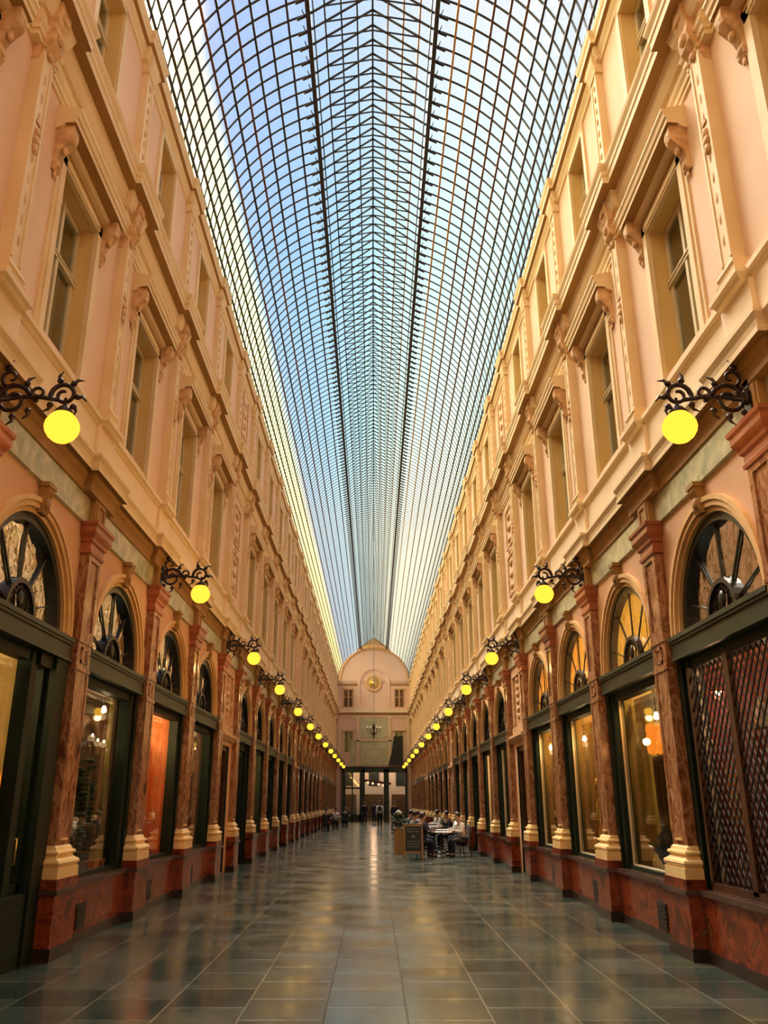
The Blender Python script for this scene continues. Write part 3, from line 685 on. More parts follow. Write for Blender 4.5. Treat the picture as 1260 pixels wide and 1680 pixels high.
# orange backdrop in third left shop
ORP = surf('orange_hanging', (.95, .30, .035), (.75, .17, .02), .6, 1.6, detail=6, dist=1.5)
m = MB(-1); m.box(4.5, 4.53, -1.0, 1.0, .9, 2.75); m.box(4.47, 4.56, -1.05, 1.05, 2.75, 2.80); o = m.build('orange_hanging', [ORP], None, (0, LANDS[2], 0)); tag(o, 'bright orange patterned fabric panel filling the third left shop window', 'wall hanging')
for k in range(5):
    m = MB(); m.lathe(0, 0, 0, [(.05, 0), (.08, .08), (.05, .2), (.03, .26), (.045, .30)], n=12)
    o = m.build('red_vase', [REDF], None, (-4.0, LANDS[2] - .4 + k * .32, .672)); tag(o, 'small red vase in the row on the sill of the third left window', 'vase', 'red vases in the third left window')
for k in range(3):
    m = MB(); m.box(-.12, .12, -.8, .8, 0, .03)
    for q in (-.78, .75): m.box(-.12, .12, q, q + .03, -.5, 0)
    o = m.build('display_shelf', [WOOD], None, (-4.6, LANDS[3], 1.25 + k * .55)); tag(o, '%s wooden shelf inside the fourth left shop' % ['lowest', 'middle', 'topmost'][k], 'shelf')
# right shop 1: dark stand with orange flower lamp, globe vase
y1 = LANDS[1]; o = empty('flower_lamp', (4.02, y1 + .28, .672)); tag(o, 'tall dark column lamp with glowing orange petal shade in the second right shop', 'lamp')
m = MB(); m.lathe(0, 0, 0, [(.02, .0), (.10, .03), (.05, .09), (.12, .22), (.155, .36), (.12, .50), (.05, .58), (.07, .63)], n=16); m.build('lamp_base', [CER], o)
m = MB(); m.lathe(0, 0, 0, [(.06, .6), (.075, .9), (.08, 1.50), (.09, 1.55)], n=12); m.build('lamp_column', [WOOD], o)
m = MB()
for k in range(3):
    for j in range(8):
        t = 2 * pi * (j + .5 * k) / 8; m.blob(.09 * cos(t), .09 * sin(t), 1.66 + k * .13, .05, .05, .085, n=6, k=4)
m.build('lamp_shade', [FLAME], o); lamp_light('flower_lamp_light', (-.3, 0, 1.75), 6, (1, .4, .1), .05, o)
m = MB(); m.box(4.12, 4.15, -.1, 1.35, 2.80, 3.14, 0); m.box(4.10, 4.12, -.05, 1.30, 2.84, 3.10, 0); o = m.build('valance', [PETAL], None, (0, y1 + .1, 0)); tag(o, 'pale scalloped blind at the top of the second right shop window', 'blind')
GFAB = colmat('olive_drape', (.42, .34, .09), .75)
def drape(s, i, y0, y1, mt, label, a=4.35):
    m = MB(s); rows = [[], []]; n = 50
    for j in range(n + 1):
        y = y0 + (y1 - y0) * j / n
        for k, z in ((0, .70), (1, 3.3)): rows[k].append((a + .035 * sin(j * .8), y, z))
    m.grid(rows, 0, True); o = m.build('drape', [mt], None, (0, LANDS[i], 0)); tag(o, label, 'curtain')
drape(1, 1, -.2, 1.3, GFAB, 'olive gold drape hanging inside the second right shop')
drape(1, 2, .1, 1.35, GFAB, 'olive gold drape hanging inside the third right shop')
drape(1, 3, -.1, 1.35, GFAB, 'olive gold drape hanging inside the fourth right shop')
drape(-1, 1, 1.15, 1.45, GFAB, 'narrow olive drape at the far side of the second left window', 4.0)  # sheet added in place of a reflection in the pane
m = MB(); m.lathe(0, 0, 0, [(.10, 0), (.08, .04), (.03, .12), (.05, .6), (.055, .95), (.03, 1.12), (.055, 1.2), (.05, 1.3), (.01, 1.36)], n=14); o = m.build('gold_figure', [BRASS], None, (4.02, LANDS[2] + .5, .672)); tag(o, 'slender golden figure standing in the third right shop window', 'statue')
for k, dy in enumerate((.65, .85, 1.02)):
    m = MB(); m.lathe(0, 0, 0, [(.05, 0), (.07, .05), (.07, .16), (.04, .2), (.04, .24)], n=12); o = m.build('glass_jar', [GOLD], None, (4.1, LANDS[1] + dy, .672)); tag(o, 'small golden jar in the row on the sill of the second right window', 'jar', 'golden jars in the second right window')
# behind the lattice: red-shaded bulb and hanging goods
o = empty('pendant_lamp', (4.02, LANDS[0] + 1.15, 2.84)); tag(o, 'small glowing pinkish pendant lamp behind the lattice grille on the right', 'lamp')
m = MB(); m.blob(0, 0, 0, .05, .05, .06); m.build('bulb', [BULB], o); m = MB(); m.lathe(0, 0, 0, [(.09, -.02), (.03, .1), (.006, .12), (.006, 2.2)], n=10, cap=False); m.build('lamp_shade', [REDF], o); lamp_light('pendant_light', (0, 0, -.12), 8, (1, .5, .3), .04, o)
gc = [colmat('goods_%d' % k, c, .5) for k, c in enumerate(((.35, .05, .03), (.45, .22, .05), (.12, .16, .06), (.5, .42, .3)))]
q = random.Random(4)
for k in range(3):
    m = MB(); m.box(-.12, .12, -1.4, 1.4, -.03, 0); o = m.build('goods_shelf', [WOOD], None, (4.55, LANDS[0], 1.25 + k * .6)); tag(o, '%s shelf of goods behind the lattice grille on the right' % ['lowest', 'middle', 'topmost'][k], 'shelf')
    for j in range(9):
        m = MB(); h = .2 + .22 * q.random(); m.lathe(0, 0, 0, [(.07, 0), (.09, h * .3), (.07, h * .7), (.03, h * .85), (.04, h)], n=9)
        o = m.build('jar', [gc[q.randrange(4)]], None, (4.5, LANDS[0] - 1.2 + j * .3, 1.25 + k * .6)); tag(o, 'coloured jar on the %s shelf behind the lattice grille' % ['lowest', 'middle', 'topmost'][k], 'jar', 'jars on the %s shelf behind the lattice' % ['lowest', 'middle', 'topmost'][k])

# ------------------------------------------------------------------ wall lamps
def spiral(c, r0, r1, t0, t1, n=22): return [(c[0] + (r0 + (r1 - r0) * k / n) * cos(t0 + (t1 - t0) * k / n), 0, c[1] + (r0 + (r1 - r0) * k / n) * sin(t0 + (t1 - t0) * k / n)) for k in range(n + 1)]
LAMP = {}
for s in (-1, 1):
    m = MB(s)
    m.tube([(3.54, 0, 5.16), (3.3, 0, 5.20), (3.1, 0, 5.20), (2.92, 0, 5.17)], .022)
    m.tube(spiral((3.36, 5.17), .17, .04, pi * .9, -pi * 2.1), .026, taper=.016)
    m.tube(spiral((2.88, 5.22), .13, .035, -pi * .1, pi * 2.6), .026, taper=.016)
    m.tube(spiral((3.12, 5.24), .08, .02, -pi * .5, pi * 1.8), .02, taper=.012)
    m.tube(spiral((3.40, 5.40), .10, .02, -pi * .5, pi * 1.6), .02, taper=.012)
    m.tube(spiral((3.50, 5.22), .08, .02, pi * .5, pi * 2.4), .02, taper=.012)
    for a, z, t in ((2.75, 5.20, pi), (2.80, 5.34, pi * .75), (2.93, 5.37, pi * .4), (2.78, 5.10, pi * 1.3), (3.0, 5.12, -pi * .4), (3.2, 5.06, -pi * .5), (3.34, 5.0, -pi * .5), (3.24, 5.34, pi * .6), (3.48, 5.04, -pi * .3), (3.44, 5.5, pi * .5)):
        m.tube([(a, 0, z), (a + .05 * cos(t), .0, z + .05 * sin(t)), (a + .10 * cos(t + .5), 0, z + .10 * sin(t + .5))], .026, taper=.005, n=5)
        m.blob(a, 0, z, .035, .03, .03, n=6, k=4)
    br = m.mesh('bracket', [IRON])
    m = MB(s); m.box(3.52, 3.56, -.07, .07, 5.0, 5.42); m.blob(3.52, 0, 5.2, .03, .05, .09); pl = m.mesh('wall_plate', [IRON])
    m = MB(s); m.lathe(2.86, 0, 4.89, [(.012, .30), (.02, .22), (.05, .20), (.085, .155), (.085, .13)], n=14); cp = m.mesh('globe_holder', [IRON])
    m = MB(s); m.lathe(2.86, 0, 4.89, [(.02, -.152), (.075, -.137), (.12, -.10), (.15, -.05), (.16, -.005), (.152, .045), (.128, .09), (.095, .125), (.075, .145)], n=24); gl = m.mesh('globe', [GLOBE])
    LAMP[s] = (br, pl, cp, gl)
for s in (-1, 1):
    n = 0
    for i in range(-2, K1 + 1, 2):
        vis = i >= 0
        r = empty('wall_lamp', (0, PY[i], 0))
        if vis:
            n += 1; lb = '%s glowing yellow globe lamp from the camera on a scrolled iron bracket, %s wall' % (ordinal(n - 1), SIDE[s])
        else: lb = 'yellow globe lamp on iron bracket beside the camera, %s wall' % SIDE[s]
        tag(r, lb, 'lamp', 'globe lamps along the %s wall' % SIDE[s])
        for nm, me in zip(('bracket', 'wall_plate', 'globe_holder', 'globe'), LAMP[s]): put(nm, me, r)
        if i <= 16: lamp_light('lamp_light', (s * 2.86, 0, 4.67), 7, (1, .62, .22), .12, r)

# ------------------------------------------------------------------ glass vault
RV, ZV = 3.50, 13.1; AB = math.radians(68.7); XB, ZB = RV * cos(AB), ZV + RV * sin(AB); ZR = 17.35
roof = MB(); roof.box(-3.62, -3.48, Y0, Y1, 13.04, 13.14); roof.box(3.48, 3.62, Y0, Y1, 13.04, 13.14)
RF = roof.build('ceiling', [STEEL]); tag(RF, kind='structure')
m = MB(); ang = [math.radians(x) for x in (0, 4.5, 10.7, 17, 23.3, 29.9, 36.6, 42.9, 49, 55.1, 61.6, 68.7)]
sec = [(-(RV + .03) * cos(t), ZV + (RV + .03) * sin(t)) for t in ang] + [(0, ZR + .06)] + [((RV + .03) * cos(t), ZV + (RV + .03) * sin(t)) for t in reversed(ang)]
m.grid([[(x, Y0, z) for x, z in sec], [(x, Y1, z) for x, z in sec]]); m.build('glazing', [VG], RF)
def bar(m, x0, z0, x1, z1, y0, y1, w):
    dx, dz = x1 - x0, z1 - z0; L = sqrt(dx * dx + dz * dz); nx, nz = -dz / L * w, dx / L * w
    q = [(x0 - nx, z0 - nz), (x0 + nx, z0 + nz), (x1 + nx, z1 + nz), (x1 - nx, z1 - nz)]
    A = [m.p(k[0], y0, k[1]) for k in q]; B = [m.p(k[0], y1, k[1]) for k in q]
    m.face(A); m.face(B)
    for j in range(4): m.face([A[j], A[(j + 1) % 4], B[(j + 1) % 4], B[j]])
def rib():
    m = MB(); hw = .023
    for sg in (-1, 1):
        pts = [(0 + AB * k / 22) for k in range(23)]
        for t0, t1 in zip(pts, pts[1:]):
            wd = .007
            bar(m, sg * RV * cos(t0), ZV + RV * sin(t0), sg * RV * cos(t1), ZV + RV * sin(t1), -hw, hw, wd)
        bar(m, sg * XB, ZB, 0, ZR, -hw, hw, .011)
        bar(m, sg * .98, ZB + (ZR - ZB) * (1 - .98 / XB), 0, ZB + .42, -.014, .014, .010)
        # bracket by the long beam
        t0, t1 = AB - .075, AB - .02; bar(m, sg * (RV - .04) * cos(t0), ZV + (RV - .04) * sin(t0), sg * (RV - .02) * cos(t1), ZV + (RV - .02) * sin(t1), -.03, .03, .014)
        pp = [(sg * (XB + .01 + .10 * sin(k * .26)), -.15 + .15 * cos(k * .26) + .0, ZB - .05 - .0 * k) for k in range(7)]
        m.tube(pp, .012, n=4)
    return m
rm = rib().mesh('rib', [STEEL]); ys = []
y = 8.40 - 8.40 % .362
y = 12.806 - .362 * 40
while y < Y1 - .1:
    if y > Y0: ys.append(y)
    y += .362
vis = [y for y in ys if y > 8.0]; first = vis[:100]; rest = [y for y in ys if y not in first]
for y in first: put('rib', rm, RF, (0, y, 0))
rr = MB(); base = rib()
for y in rest:
    off = len(rr.v); rr.v += [(p[0], p[1] + y, p[2]) for p in base.v]; rr.f += [tuple(i + off for i in f) for f in base.f]; rr.m += base.m; rr.sm += base.sm
o = rr.build('rib', [STEEL], RF); o['kind'] = 'stuff'
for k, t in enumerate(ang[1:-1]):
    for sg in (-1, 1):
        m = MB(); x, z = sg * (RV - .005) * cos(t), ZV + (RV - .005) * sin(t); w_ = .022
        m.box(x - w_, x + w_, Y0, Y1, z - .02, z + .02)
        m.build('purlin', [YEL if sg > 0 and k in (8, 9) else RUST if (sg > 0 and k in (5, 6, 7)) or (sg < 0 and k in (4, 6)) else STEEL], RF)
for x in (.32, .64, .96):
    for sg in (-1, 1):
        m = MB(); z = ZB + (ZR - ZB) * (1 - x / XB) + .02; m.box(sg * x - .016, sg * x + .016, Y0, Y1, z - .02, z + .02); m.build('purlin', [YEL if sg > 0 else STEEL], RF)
for sg in (-1, 1):
    m = MB(); m.box(sg * XB - .045, sg * XB + .045, Y0, Y1, ZB - .10, ZB + .05); m.box(sg * XB - .012 - .10 * sg, sg * XB + .012 - .10 * sg, Y0, Y1, ZB + .0, ZB + .05); m.build('long_beam', [STEEL], RF)
m = MB(); m.box(-.02, .02, Y0, Y1, ZR - .06, ZR + .05); m.build('ridge_beam', [STEEL], RF)

# ------------------------------------------------------------------ end wall
YE = 84.5
def wy(x, d, z): return (x, YE - d, z)
class EB(MB):
    def ebox(self, x0, x1, z0, z1, d0, d1, m=0): self.box(x0, x1, YE - d1, YE - d0, z0, z1, m)
b = EB()
openings = [(-2.85, -1.2), (-.85, .95), (1.45, 3.0)]
b.ebox(-3.7, 3.7, 4.72, 12.99, -.4, 0); 
n = 32; pts = [(3.62 * cos(pi * k / n), 13.1 + 3.42 * sin(pi * k / n)) for k in range(n + 1)]
fr_ = [b.p(x, YE, z) for x, z in pts]; bk = [b.p(x, YE + .4, z) for x, z in pts]; b.face(fr_); b.face(bk)
for k in range(n): b.face([fr_[k], fr_[k + 1], bk[k + 1], bk[k]])
b.ebox(-3.62, 3.62, 12.95, 13.12, -.4, 0)
for q in ((-3.7, -3.0), (3.05, 3.7)): b.ebox(q[0], q[1], 0, 4.72, -.4, 0)
EPK = surf('end_wall_pink', (.78, .54, .40), (.74, .50, .35), .8, .6)
WBK = b.build('wall_back', [EPK]); tag(WBK, kind='structure')
b = EB(); A = [b.p(-1.75, YE - .05, 16.2), b.p(1.75, YE - .05, 16.2), b.p(0, YE - .05, 17.5)]; Bq = [b.p(-1.75, YE + .3, 16.2), b.p(1.75, YE + .3, 16.2), b.p(0, YE + .3, 17.5)]; b.face(A); b.face(Bq)
for j in range(3): b.face([A[j], A[(j + 1) % 3], Bq[(j + 1) % 3], Bq[j]])
b.build('gable', [ARC], WBK)
b = EB(); b.ring(0, 13.1, 3.36, 3.50, YE - .12, YE)
b = EB(); b.v = []; b.f = []; b.m = []; b.sm = []
def ering(b, xc, zc, r0, r1, d0, d1, t0=0, t1=pi, n=32, m=0):
    rows = [[], [], [], [], []]
    for j in range(n + 1):
        t = t0 + (t1 - t0) * j / n
        for k, (r, d) in enumerate(((r0, d0), (r0, d1), (r1, d1), (r1, d0), (r0, d0))): rows[k].append((xc + r * cos(t), YE - d, zc + r * sin(t)))
    b.grid(rows, m)
ering(b, 0, 13.1, 3.30, 3.46, 0, .10); b.build('arch_rim', [ARC], WBK)
b = EB(); ering(b, 0, 12.9, 1.36, 1.60, 0, .12); ering(b, 0, 12.9, 1.25, 1.36, 0, .05)
for sg in (-1, 1): b.box(*sorted((sg * 1.36, sg * 1.60)), YE - .12, YE, 10.4, 12.9)
b.build('medallion_arch', [EPK], WBK)
b = EB()
for sg in (-1, 1): b.box(*sorted((sg * 1.60, sg * 3.6)), YE - .12, YE, 12.72, 12.86)
b.build('string_course', [SOF], WBK)
b = EB(); b.ebox(-3.65, 3.65, 10.02, 10.40, 0, .30); b.ebox(-3.65, 3.65, 9.90, 10.02, 0, .20, 1); b.ebox(-3.65, 3.65, 9.60, 9.72, 0, .08); b.build('end_cornice', [PARA, SOF], WBK)
o = empty('clock_medallion', (0, YE - .03, 12.9)); tag(o, 'round golden sunburst medallion on the pink end wall under the vault', 'medallion')
def disc(prof, n=28, m_=None):
    m = MB(); m.X = Matrix.Rotation(pi / 2, 4, 'X'); m.lathe(0, 0, 0, prof, n=n); return m
disc([(.84, 0), (.86, .06), (.78, .10), (.66, .09), (.60, .05), (.55, .05)]).build('rim', [ARC], o)
disc([(.5, .04), (.46, .10), (.36, .07), (.30, .07), (.2, .16), (.01, .20)]).build('centre_boss', [BRASS], o)
m = MB(); m.X = Matrix.Rotation(pi / 2, 4, 'X')
for k in range(20):
    t = 2 * pi * k / 20; m.tube([(.3 * cos(t), .3 * sin(t), .08), (.62 * cos(t), .62 * sin(t), .07)], .035, taper=.01, n=5)
m.build('sun_rays', [ENT], o)
for sg in (-1, 1):
    wn += 1; r = empty('window_%d' % wn, (sg * 2.52, YE, 0)); tag(r, kind='structure')
    m = MB(); m.box(-.45, .45, -.02, .02, 10.6, 12.3); m.build('pane', [ROOM['brown']], r)
    m = MB()
    for q in ((-.5, -.42, 10.55, 12.35), (.42, .5, 10.55, 12.35), (-.05, .05, 10.55, 12.3), (-.5, .5, 12.27, 12.4), (-.5, .5, 11.5, 11.56)): m.box(q[0], q[1], -.10, 0, q[2], q[3])
    m.build('frame', [ARC], r)
    wn += 1; r = empty('window_%d' % wn, (sg * 2.45, YE, 0)); tag(r, kind='structure')
    m = MB(); m.box(-.40, .40, -.02, .02, 6.3, 8.2); m.build('pane', [ROOM['olive']], r)
    m = MB()
    for q in ((-.5, -.40, 6.2, 8.2), (.40, .5, 6.2, 8.2), (-.03, .03, 6.2, 8.2)): m.box(q[0], q[1], -.08, 0, q[2], q[3])
    m.box(-.6, .6, -.22, 0, 8.3, 8.5); m.build('frame', [TR], r)
for x in (-1.55, 1.55, -3.35, 3.35):
    m = EB(); m.ebox(x - .15, x + .15, 5.0, 9.6, 0, .10); m.ebox(x - .2, x + .2, 9.4, 9.6, 0, .14); m.ebox(x - .2, x + .2, 5.0, 5.15, 0, .14); m.build('end_pilaster', [TR], WBK)
PAN = surf('pale_green_glazing', (.60, .56, .36), (.44, .42, .24), .3, 1.2, detail=6)
b = EB(); b.ebox(-2.3, 2.3, 5.1, 7.3, 0, .04); b.ebox(-2.3, 2.3, 7.3, 7.42, 0, .10); b.ebox(-1.3, 1.3, 7.6, 9.5, 0, .04); b.ebox(-.04, .04, 7.6, 9.5, 0, .07)
for zq in (5.8, 6.55): b.ebox(-2.3, 2.3, zq, zq + .05, 0, .06)
b.ebox(-1.3, 1.3, 8.5, 8.56, 0, .06); b.build('painted_panel', [PAN], WBK)
b = EB(); b.ebox(-3.2, 3.2, 4.68, 4.95, 0, .25, 0); b.build('door_lintel', [BLK], WBK)
# hanging banner
m = MB(); A = [(0, 0, 0), (.85, 0, 0), (.85, 0, -2.7), (-.55, 0, -2.7), (-.2, 0, -1.4)]
f1 = [m.p(x, -.02, z) for x, y, z in A]; f2 = [m.p(x, .02, z) for x, y, z in A]; m.face(f1); m.face(f2)
for j in range(5): m.face([f1[j], f1[(j + 1) % 5], f2[(j + 1) % 5], f2[j]])
o = m.build('banner', [ROOM['dark']], None, (1.95, YE - .17, 7.75)); tag(o, 'dark draped banner hanging above the right side of the far doorway', 'banner')
m = MB(); m.tube([(0, 0, 0), (.9, 0, 0)], .03); m.box(.02, .06, 0, .06, -.03, .03); m.box(.8, .84, 0, .06, -.03, .03); m.build('pole', [IRON], o)
# hanging lantern cluster
o = empty('chandelier', (0, YE - 3, 8.2)); tag(o, 'dark iron chandelier with pale globes hanging before the end wall', 'chandelier')
m = MB(); m.tube([(0, 0, -1.0), (0, 0, 9.15)], .03, n=5); m.lathe(0, 0, 0, [(.02, -.9), (.12, -.5), (.07, -.1), (.14, .2), (.03, .6)], n=10); m.build('stem', [IRON], o)
for k in range(6):
    t = 2 * pi * k / 6
    m = MB(); m.tube([(0, 0, -.3), (.3 * cos(t), .3 * sin(t), -.42), (.6 * cos(t), .6 * sin(t), -.15), (.62 * cos(t), .62 * sin(t), .0)], .025, n=5); a_ = m.build('arm', [IRON], o)
    m = MB(); m.blob(.62 * cos(t), .62 * sin(t), .12, .13, .13, .13, n=10, k=6); m.build('globe', [PETAL], a_)
# glazed doors of the end passage
ENDG = colmat('end_door_green', (.012, .035, .022), .3)
dn += 1; r = empty('door_%d' % dn, (0, YE - .1, 0)); tag(r, kind='structure')
m = MB()
for x0, x1 in ((-3.05, -2.85), (-1.2, -.85), (.95, 1.45), (3.0, 3.2)): m.box(x0, x1, -.2, .2, 0, 4.72)
m.box(-3.05, 3.2, -.2, .2, 4.4, 4.72); m.build('door_frame', [ENDG], r)
m = MB()
for x0, x1 in ((-2.85, -2.7), (-2.1, -1.98), (-1.35, -1.2)): m.box(x0, x1, -.05, .05, 0, 4.4)
m.box(-2.85, -1.2, -.05, .05, 0, .6); m.box(-2.85, -1.2, -.05, .05, 2.9, 3.05); m.build('door_leaf', [ENDG], r)
m = MB(); m.box(-2.7, -1.35, -.01, .01, .6, 4.4); m.build('pane', [SG], r)
# what lies beyond the passage
b = MB(); b.box(-6.5, 6.5, 104, 104.3, 0, 9, 0); b.box(-6.3, -6.0, 85.2, 104, 0, 5.2, 1); b.box(6.0, 6.3, 85.2, 104, 0, 5.2, 1); b.box(-6.3, 6.3, 85.3, 100.5, 5.2, 5.4, 1)  # last slab: roof added over the passage to keep sky light out
for x in (-3.2, 0, 3.2):
    b.box(x - 1.1, x + 1.1, 103.9, 104, 0, 2.6, 1); b.box(x - .6, x + .6, 103.9, 104, 3.6, 5.2, 2)
o = b.build('facing_building', [EPK, ROOM['brown'], ROOM['dark']]); tag(o, 'pale pink building with dark openings seen beyond the far doorway', 'building')
for k, x in enumerate((-.55, -.1, .45, .9)):
    m = MB(); m.blob(0, 0, 0, .12, .12, .12)
    o = m.build('passage_lamp', [WARMB], None, (x * 1.15, 96, 3.75 - .1 * k)); tag(o, 'small warm lamp glowing beyond the far doorway', 'lamp', 'lamps beyond the far doorway')
l = lamp_light('passage_light', (0, 92, 4.2), 90, (1, .6, .35), .3)
m = MB(); m.prism([(-1.6, 4.0), (1.9, 3.6), (1.9, 3.75), (-1.6, 4.2)], 95, 99.0); o = m.build('awning', [ROOM['red']], None, (0, 2.0, 0)); tag(o, 'sloping dark red awning seen through the central far opening', 'awning')

# ------------------------------------------------------------------ café furniture
CHW = surf('chair_black', (.018, .014, .012), (.03, .022, .018), .4, 5); TBW = surf('table_top_dark', (.08, .05, .03), (.05, .03, .02), .3, 5); CLOTH = colmat('white_cloth', (.80, .76, .70), .8); TIM = surf('board_timber', (.34, .20, .08), (.24, .13, .05), .6, 6); SLATE = surf('chalk_slate', (.018, .022, .020), (.028, .032, .028), .6, 8); CHALK = surf('chalk_white', (.55, .57, .52), (.4, .42, .4), .9, 30)
def chair_proto(loc, rz, label, group):
    r = empty('cafe_chair', loc, rz); tag(r, label, 'chair', group)
    m = MB(); m.box(-.21, .21, -.21, .21, .43, .46); m.box(-.19, .19, -.19, .19, .46, .475); m.build('seat', [CHW], r)
    m = MB(); m.tube([(-.18, .2, .45), (-.19, .24, .70), (-.17, .27, .88), (0, .28, .92), (.17, .27, .88), (.19, .24, .70), (.18, .2, .45)], .014)
    for x in (-.09, 0, .09): m.tube([(x, .21, .46), (x, .27, .90)], .009)
    m.build('backrest', [CHW], r)
    for x in (-.18, .18):
        for y in (-.18, .18): m = MB(); m.tube([(x, y, .44), (x * 1.15, y * 1.2, 0)], .013, n=6); m.build('leg', [CHW], r)
    return r
def table_proto(loc, label, group, cloth=False):
    r = empty('cafe_table', loc); tag(r, label, 'table', group)
    m = MB(); m.lathe(0, 0, 0, [(.34, .715), (.35, .725), (.35, .74), (.34, .75)], n=24); m.build('tabletop', [CLOTH if cloth else TBW], r)
    m = MB(); m.lathe(0, 0, 0, [(.03, .04), (.025, .4), (.04, .71)], n=10); m.build('column', [CHW], r)
    m = MB(); m.lathe(0, 0, 0, [(.22, 0), (.22, .02), (.05, .05)], n=18); m.build('foot', [CHW], r)
    return r
# ------------------------------------------------------------------ people
SKIN = colmat('skin', (.52, .30, .20), .5); HAIR = colmat('hair_dark', (.03, .018, .012), .5)
def skin_mesh(name, verts, edges, rad, mat, parent, root=0, sub=1):
    me = bpy.data.meshes.new(name); me.from_pydata(verts, edges, []); me.materials.append(mat)
    o = bpy.data.objects.new(name, me); COL.objects.link(o); o.parent = parent
    md = o.modifiers.new('skin', 'SKIN'); md.use_smooth_shade = True
    sv = me.skin_vertices[0].data if me.skin_vertices else None
    if sv is None:
        bpy.context.view_layer.objects.active = o; sv = me.skin_vertices[0].data
    for k, v in enumerate(sv): v.radius = (rad[k], rad[k]) if not isinstance(rad[k], tuple) else rad[k]; v.use_root = (k == root)
    if sub: s_ = o.modifiers.new('sub', 'SUBSURF'); s_.levels = sub; s_.render_levels = sub
    return o
def person(loc, rz, label, shirt, pants, sit=False, lean=0.0, group=None, hair=HAIR, step=.14, armup=False):
    r = empty('person', loc, rz); tag(r, label, 'person', group)
    hz = .50 if sit else .92
    V, E, Rr = [], [], []
    def add(p, q, rad):
        V.append(p); Rr.append(rad)
        if q is not None: E.append((q, len(V) - 1))
        return len(V) - 1
    L = lean
    pel = add((0, 0, hz), None, (.10, .08)); wa = add((0, -.03 * L, hz + .18), pel, (.09, .07)); ch = add((0, -.10 * L, hz + .38), wa, (.105, .075)); ne = add((0, -.16 * L, hz + .55), ch, .052)
    h0 = add((0, -.19 * L - .01, hz + .63), ne, (.062, .075)); h1 = add((0, -.20 * L - .015, hz + .71), h0, (.074, .09)); h2 = add((0, -.20 * L, hz + .79), h1, (.058, .07))
    nose = add((0, -.20 * L - .105, hz + .69), h1, .014)
    hands = []
    for sg in (-1, 1):
        shd = add((sg * .17, -.13 * L, hz + .46), ch, .055)
        if sit or armup: el = add((sg * .22, -.14, hz + .22), shd, .042); wr = add((sg * .14, -.36, hz + .27), el, .028); hd = add((sg * .12, -.43, hz + .27), wr, (.035, .016)); fd = (-.02 * sg, -.07, -.01)
        else: el = add((sg * .23, .02, hz + .20), shd, .042); wr = add((sg * .22, -.05 - .04 * sg, hz - .05), el, .028); hd = add((sg * .22, -.06 - .04 * sg, hz - .12), wr, (.016, .035)); fd = (0, -.015, -.07)
        hp = V[hd]
        for k in range(4):
            off = (k - 1.5) * .018; st = (hp[0] + (off if sit or armup else 0), hp[1] + (0 if sit or armup else off), hp[2])
            b0 = add((st[0] + fd[0] * .4, st[1] + fd[1] * .4, st[2] + fd[2] * .4), hd, .009); add((st[0] + fd[0] * (1 - .1 * abs(k - 1)), st[1] + fd[1] * (1 - .1 * abs(k - 1)), st[2] + fd[2] - .01), b0, .008)
        add((hp[0] - sg * .035, hp[1] - .02, hp[2] - .01), hd, .009)
    legs = []
    for sg in (-1, 1):
        hip = add((sg * .09, 0, hz - .04), pel, .085)
        if sit: kn = add((sg * .11, -.42, hz - .02), hip, .06); an = add((sg * .11, -.40, .08), kn, .038); to = add((sg * .12, -.55, .04), an, .035)
        else: kn = add((sg * .10, -.05 - step * .6 * sg, hz - .44), hip, .06); an = add((sg * .10, step * (-1) * sg, .09), kn, .038); to = add((sg * .11, -.15 - step * sg, .04), an, .035)
        legs.append((hip, kn, an, to))
    skin_mesh('body', V, E, Rr, SKIN, r)
    for k_ in (pel, wa, ch): Rr[k_] = tuple(x * 1.32 for x in Rr[k_])
    # clothing over the same joints
    def sub(ids, extra, mat, nm, cut=None):
        mp = {k: n for n, k in enumerate(ids)}; vv = [V[k] for k in ids]; ee = [(mp[a], mp[b_]) for a, b_ in E if a in mp and b_ in mp]
        rr2 = [tuple(x + extra for x in (Rr[k] if isinstance(Rr[k], tuple) else (Rr[k], Rr[k]))) for k in ids]
        return skin_mesh(nm, vv, ee, rr2, mat, r)
    arms = [k for k in range(8, 8 + 2 * 12)]
    sh = [8, 9, 10, 21, 22, 23]
    sub([pel, wa, ch] + sh, .022, shirt, 'shirt')
    sub([pel] + [k for l in legs for k in l[:3]], .017, pants, 'trousers')
    for l in legs:
        a, t = V[l[2]], V[l[3]]; m = MB(); m.tube([(a[0], a[1] + .03, .05), (a[0], a[1] - .03, .055), (t[0], t[1], .04)], .048, taper=.038, n=8); m.build('shoe', [CHW], r)
    c = V[h1]; m = MB(); m.blob(c[0], c[1] + .022, c[2] + .035, .082, .092, .088, n=12, k=8); m.build('hair', [hair], r)
    return r
WS_ = colmat('white_shirt', (.72, .72, .72), .8); DK = colmat('dark_cloth', (.02, .02, .028), .8); NV = colmat('navy_cloth', (.02, .025, .07), .8); GY = colmat('grey_cloth', (.16, .15, .14), .8); RD = colmat('red_cloth', (.22, .03, .025), .8)
tabs = [(2.15, 28.5, 1), (2.35, 30.9, 1), (2.15, 33.3, 0), (2.35, 35.7, 1), (2.15, 38.1, 0), (2.35, 40.5, 0)]
ORDT = ['nearest', 'second', 'third', 'fourth', 'fifth', 'farthest']
ppl = [DK, WS_, NV, WS_, GY, DK, WS_, RD, DK, WS_, NV, GY]; pn_ = ['dark', 'white', 'navy', 'white', 'grey', 'dark', 'white', 'red', 'dark', 'white', 'navy', 'grey']
q = random.Random(3); k = 0; cp_, tp_ = None, {}
